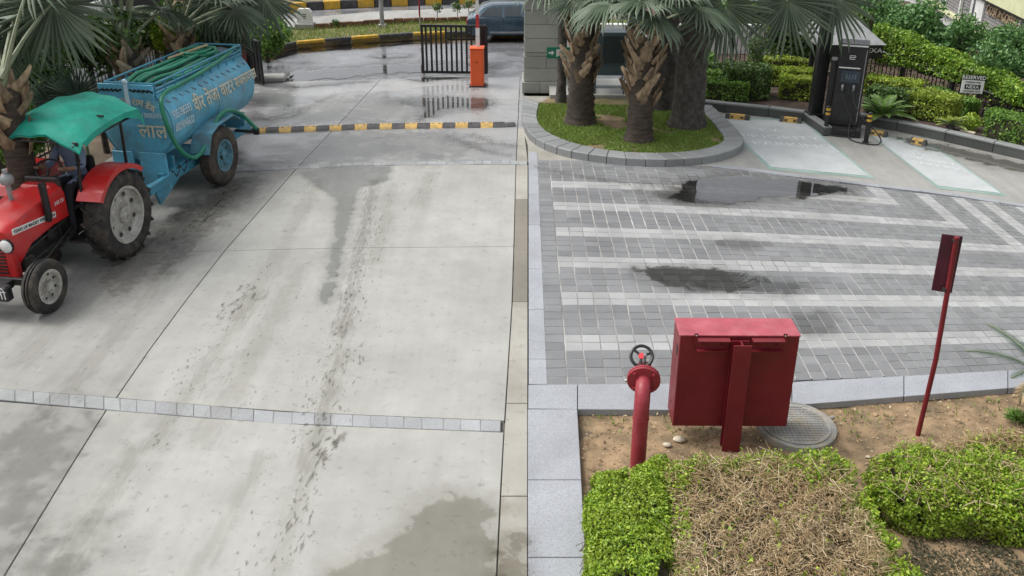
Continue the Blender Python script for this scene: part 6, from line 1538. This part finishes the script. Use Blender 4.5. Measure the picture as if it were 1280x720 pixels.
wet('damp_patch', 'dark damp patch of dirt left by the tanker wheel', [(190, 300), (240, 255), (280, 232), (315, 215), (345, 214), (300, 262), (250, 300), (205, 340)], 'damp', .25)  # darker film strip beside the tanker wheel
wet('damp_patch', 'brown damp patch at the bottom of the driveway', [(470, 690), (500, 675), (520, 640), (545, 622), (575, 622), (612, 640), (606, 665), (622, 690), (618, 740), (400, 740), (420, 715)], 'damp_b', .10)
wet('damp_patch', 'damp edge beside the granite at the bottom', [(622, 690), (650, 670), (656, 700), (656, 740), (622, 740)], 'damp_b', .08)
wet('damp_patch', 'grey damp area at the lower left corner of the driveway', [(0, 540), (60, 525), (90, 540), (60, 600), (20, 660), (-30, 700), (-60, 560)], 'damp', .5)
wet('damp_patch', 'dim damp patch below the driveway joint at bottom left', [(20, 712), (50, 690), (90, 690), (110, 720), (90, 740), (0, 740)], 'damp', .25)
wet('damp_patch', 'dark tractor tyre mark left of the long joint', [(130, 345), (200, 290), (260, 250), (300, 225), (310, 228), (262, 268), (205, 320), (150, 372)], 'damp_s', .12)
wet('puddle', 'dark puddle lying on the pavers in mid forecourt', [(793, 338), (812, 334), (850, 334), (900, 338), (935, 345), (1005, 360), (985, 366), (930, 365), (880, 364), (845, 360), (815, 352)], 'puddle_d', .09)
wet('puddle', 'broad bright puddle on the pavers in front of the palm island', [(838, 246), (850, 232), (875, 226), (920, 221), (1000, 225), (1065, 236), (1060, 243), (980, 246), (910, 254), (870, 254)], 'puddle', .16)
wet('damp_patch', 'dark wet pavers at the left end of the bright puddle', [(805, 240), (860, 236), (872, 250), (905, 256), (860, 254), (815, 247)], 'damp', .12)
wet('damp_patch', 'damp pavers behind the red cabinet', [(1000, 392), (1030, 391), (1050, 402), (1045, 412), (1010, 420), (985, 412)], 'damp', .08)
wet('damp_patch', 'faint damp pavers in the third stripe', [(895, 300), (940, 298), (955, 306), (920, 312), (900, 308)], 'damp', .08)
wet('puddle', 'dark puddle along the sloping kerb at the far right', [(1120, 171), (1180, 182), (1240, 196), (1290, 208), (1275, 214), (1235, 206), (1190, 194), (1150, 184), (1125, 176)], 'puddle_d', .14, .006)
K['track'] = film('tyre_track', (.93, .928, .918), .1, .5, 1.6, 6.0, .10, stretch=(3.0, .6, 1)); K['track_d'] = film('tyre_track_dark', (.84, .835, .825), .1, .5, 2.0, 8.0, .06, stretch=(3.5, .5, 1))
for i, (x0, y0, x1, y1, wd, mk, lb) in enumerate([(468, 225, 425, 420, 5, 'track_d', 'dark tyre track right of the wet tongue'), (438, 390, 340, 740, 5, 'track', 'long tyre track running down to the bottom of the drive'), (400, 225, 300, 400, 9, 'track', 'faint tyre track left of the wet tongue'), (320, 370, 190, 560, 7, 'track', 'faint tyre track through the scattered drips'), (492, 230, 468, 330, 6, 'track', 'pale tyre smear beside the dark track'),
        (540, 215, 520, 260, 8, 'track', 'short smear below the stone band'), (380, 330, 250, 560, 12, 'track', 'broad dusty track in the middle of the drive'), (430, 440, 380, 590, 9, 'track', 'dusty smear near the near stone band'), (250, 240, 20, 460, 10, 'track', 'dusty track on the tractor lane'), (300, 235, 60, 520, 8, 'track', 'second dusty track on the tractor lane'), (170, 560, 60, 740, 10, 'track', 'faint track at the lower left'), (330, 570, 230, 740, 8, 'track', 'faint twin track at the bottom left of the drive')]):
    wet('tyre_track', lb, [(x0-wd*.6, y0), (x0+wd*.6, y0), ((x0+x1)/2+wd, (y0+y1)/2), (x1+wd*1.2, y1), (x1-wd*1.2, y1), ((x0+x1)/2-wd, (y0+y1)/2)], mk, .05, .0055+.00012*i, 90, cat='tyre track')
for x0, y0, x1, y1, lb in [(560, 170, 640, 196, 'upper curved tyre arc on the wet slab'), (590, 168, 650, 184, 'lower curved tyre arc on the wet slab'), (330, 150, 420, 118, 'tyre arc turning in from the road'), (670, 210, 860, 236, 'dark tyre arc across the pavers by the island')]:
    mx, my = (x0+x1)/2, (y0+y1)/2+4; wet('tyre_track', lb, [(x0, y0-1), (mx, my-1.2), (x1, y1-1), (x1, y1+1), (mx, my+1.2), (x0, y0+1)], 'track_d', .05, .0078, 90, cat='tyre track')
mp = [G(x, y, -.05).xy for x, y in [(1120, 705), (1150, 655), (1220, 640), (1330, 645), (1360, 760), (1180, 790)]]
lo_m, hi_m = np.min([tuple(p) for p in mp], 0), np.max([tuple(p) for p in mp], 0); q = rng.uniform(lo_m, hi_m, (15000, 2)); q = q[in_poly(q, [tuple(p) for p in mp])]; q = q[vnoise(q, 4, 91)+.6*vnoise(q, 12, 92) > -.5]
K['olive_leaf'] = leafmat('olive_litter', (.02, .025, .01), (.055, .055, .028), (.13, .11, .065), r=.9, trans=.05)
tag(leaf_cloud('olive_litter', np.column_stack([q, -.048+.02*vnoise(q, 3, 3)+rng.uniform(0, .012, len(q))]), np.tile([0, 0, 1.], (len(q), 1)), .022, K['olive_leaf'], None, .6, .5), 'dark olive litter on the soil below the right foreground hedge', 'litter', kind='stuff')  # small dark olive flakes that darken this part of the soil
# wet wheel spots scattered down the driveway
mbv, mbf, ed = [], [], []
def blob(x, y, rx, ry, ang):
    c = G(x, y, .0065); rx *= .8; ry *= .8; k = len(mbv); n = 11; mbv.append(tuple(c)); ca_, sa_ = math.cos(ang), math.sin(ang)
    for i in range(n):
        a = 2*pi*i/n; q = random.uniform(.45, 1.5); u, v = rx*q*math.cos(a), ry*q*math.sin(a); mbv.append((c.x+u*ca_-v*sa_, c.y+u*sa_+v*ca_, c.z))
    for i in range(n): mbf.append((k, k+1+i, k+1+(i+1) % n))
def trail(x0, y0, x1, y1, n, sp, r0, r1, el=2.0):
    for _ in range(n):
        t = random.random(); x = x0+(x1-x0)*t+random.gauss(0, sp)*(1+(y0+(y1-y0)*t-300)/500); y = y0+(y1-y0)*t+random.gauss(0, 3); r = random.uniform(r0, r1)*random.choice((.5, .7, 1, 1.4))
        d = G(x1, y1)-G(x0, y0); blob(x, y, r*random.uniform(1, el), r*.6, math.atan2(d.y, d.x)+random.gauss(0, .15))
trail(330, 330, 215, 500, 120, 9, .010, .028); trail(310, 360, 285, 395, 40, 6, .015, .05, 3); trail(450, 320, 370, 560, 130, 8, .010, .03); trail(480, 240, 440, 410, 150, 12, .008, .028, 3); trail(455, 240, 300, 520, 90, 30, .006, .02); trail(400, 400, 330, 520, 60, 20, .006, .022)
trail(440, 420, 405, 545, 70, 11, .010, .035, 3); trail(375, 330, 255, 490, 60, 18, .008, .02); trail(400, 580, 345, 720, 70, 6, .010, .03, 4); trail(350, 560, 300, 720, 40, 8, .008, .02); trail(250, 470, 130, 700, 30, 12, .008, .02)
trail(540, 220, 470, 320, 60, 10, .008, .02, 4); trail(215, 300, 310, 225, 90, 4, .015, .04, 3); trail(420, 545, 395, 575, 20, 6, .03, .06); trail(200, 548, 195, 556, 6, 4, .03, .06)
o = raw_mesh('wet_spots', np.array(mbv), np.array(mbf), None); o.data.materials.append(film('spot_film', (.76, .755, .74), .15, .3, 1.1, 30, .12)); at = o.data.attributes.new('edge', 'FLOAT', 'POINT'); at.data.foreach_set('value', np.where(np.arange(len(mbv)) % 12 == 0, 1.0, .22).astype(np.float32)); tag(o, 'wet drips and wheel spots scattered down the driveway', 'wet spots', kind='stuff')
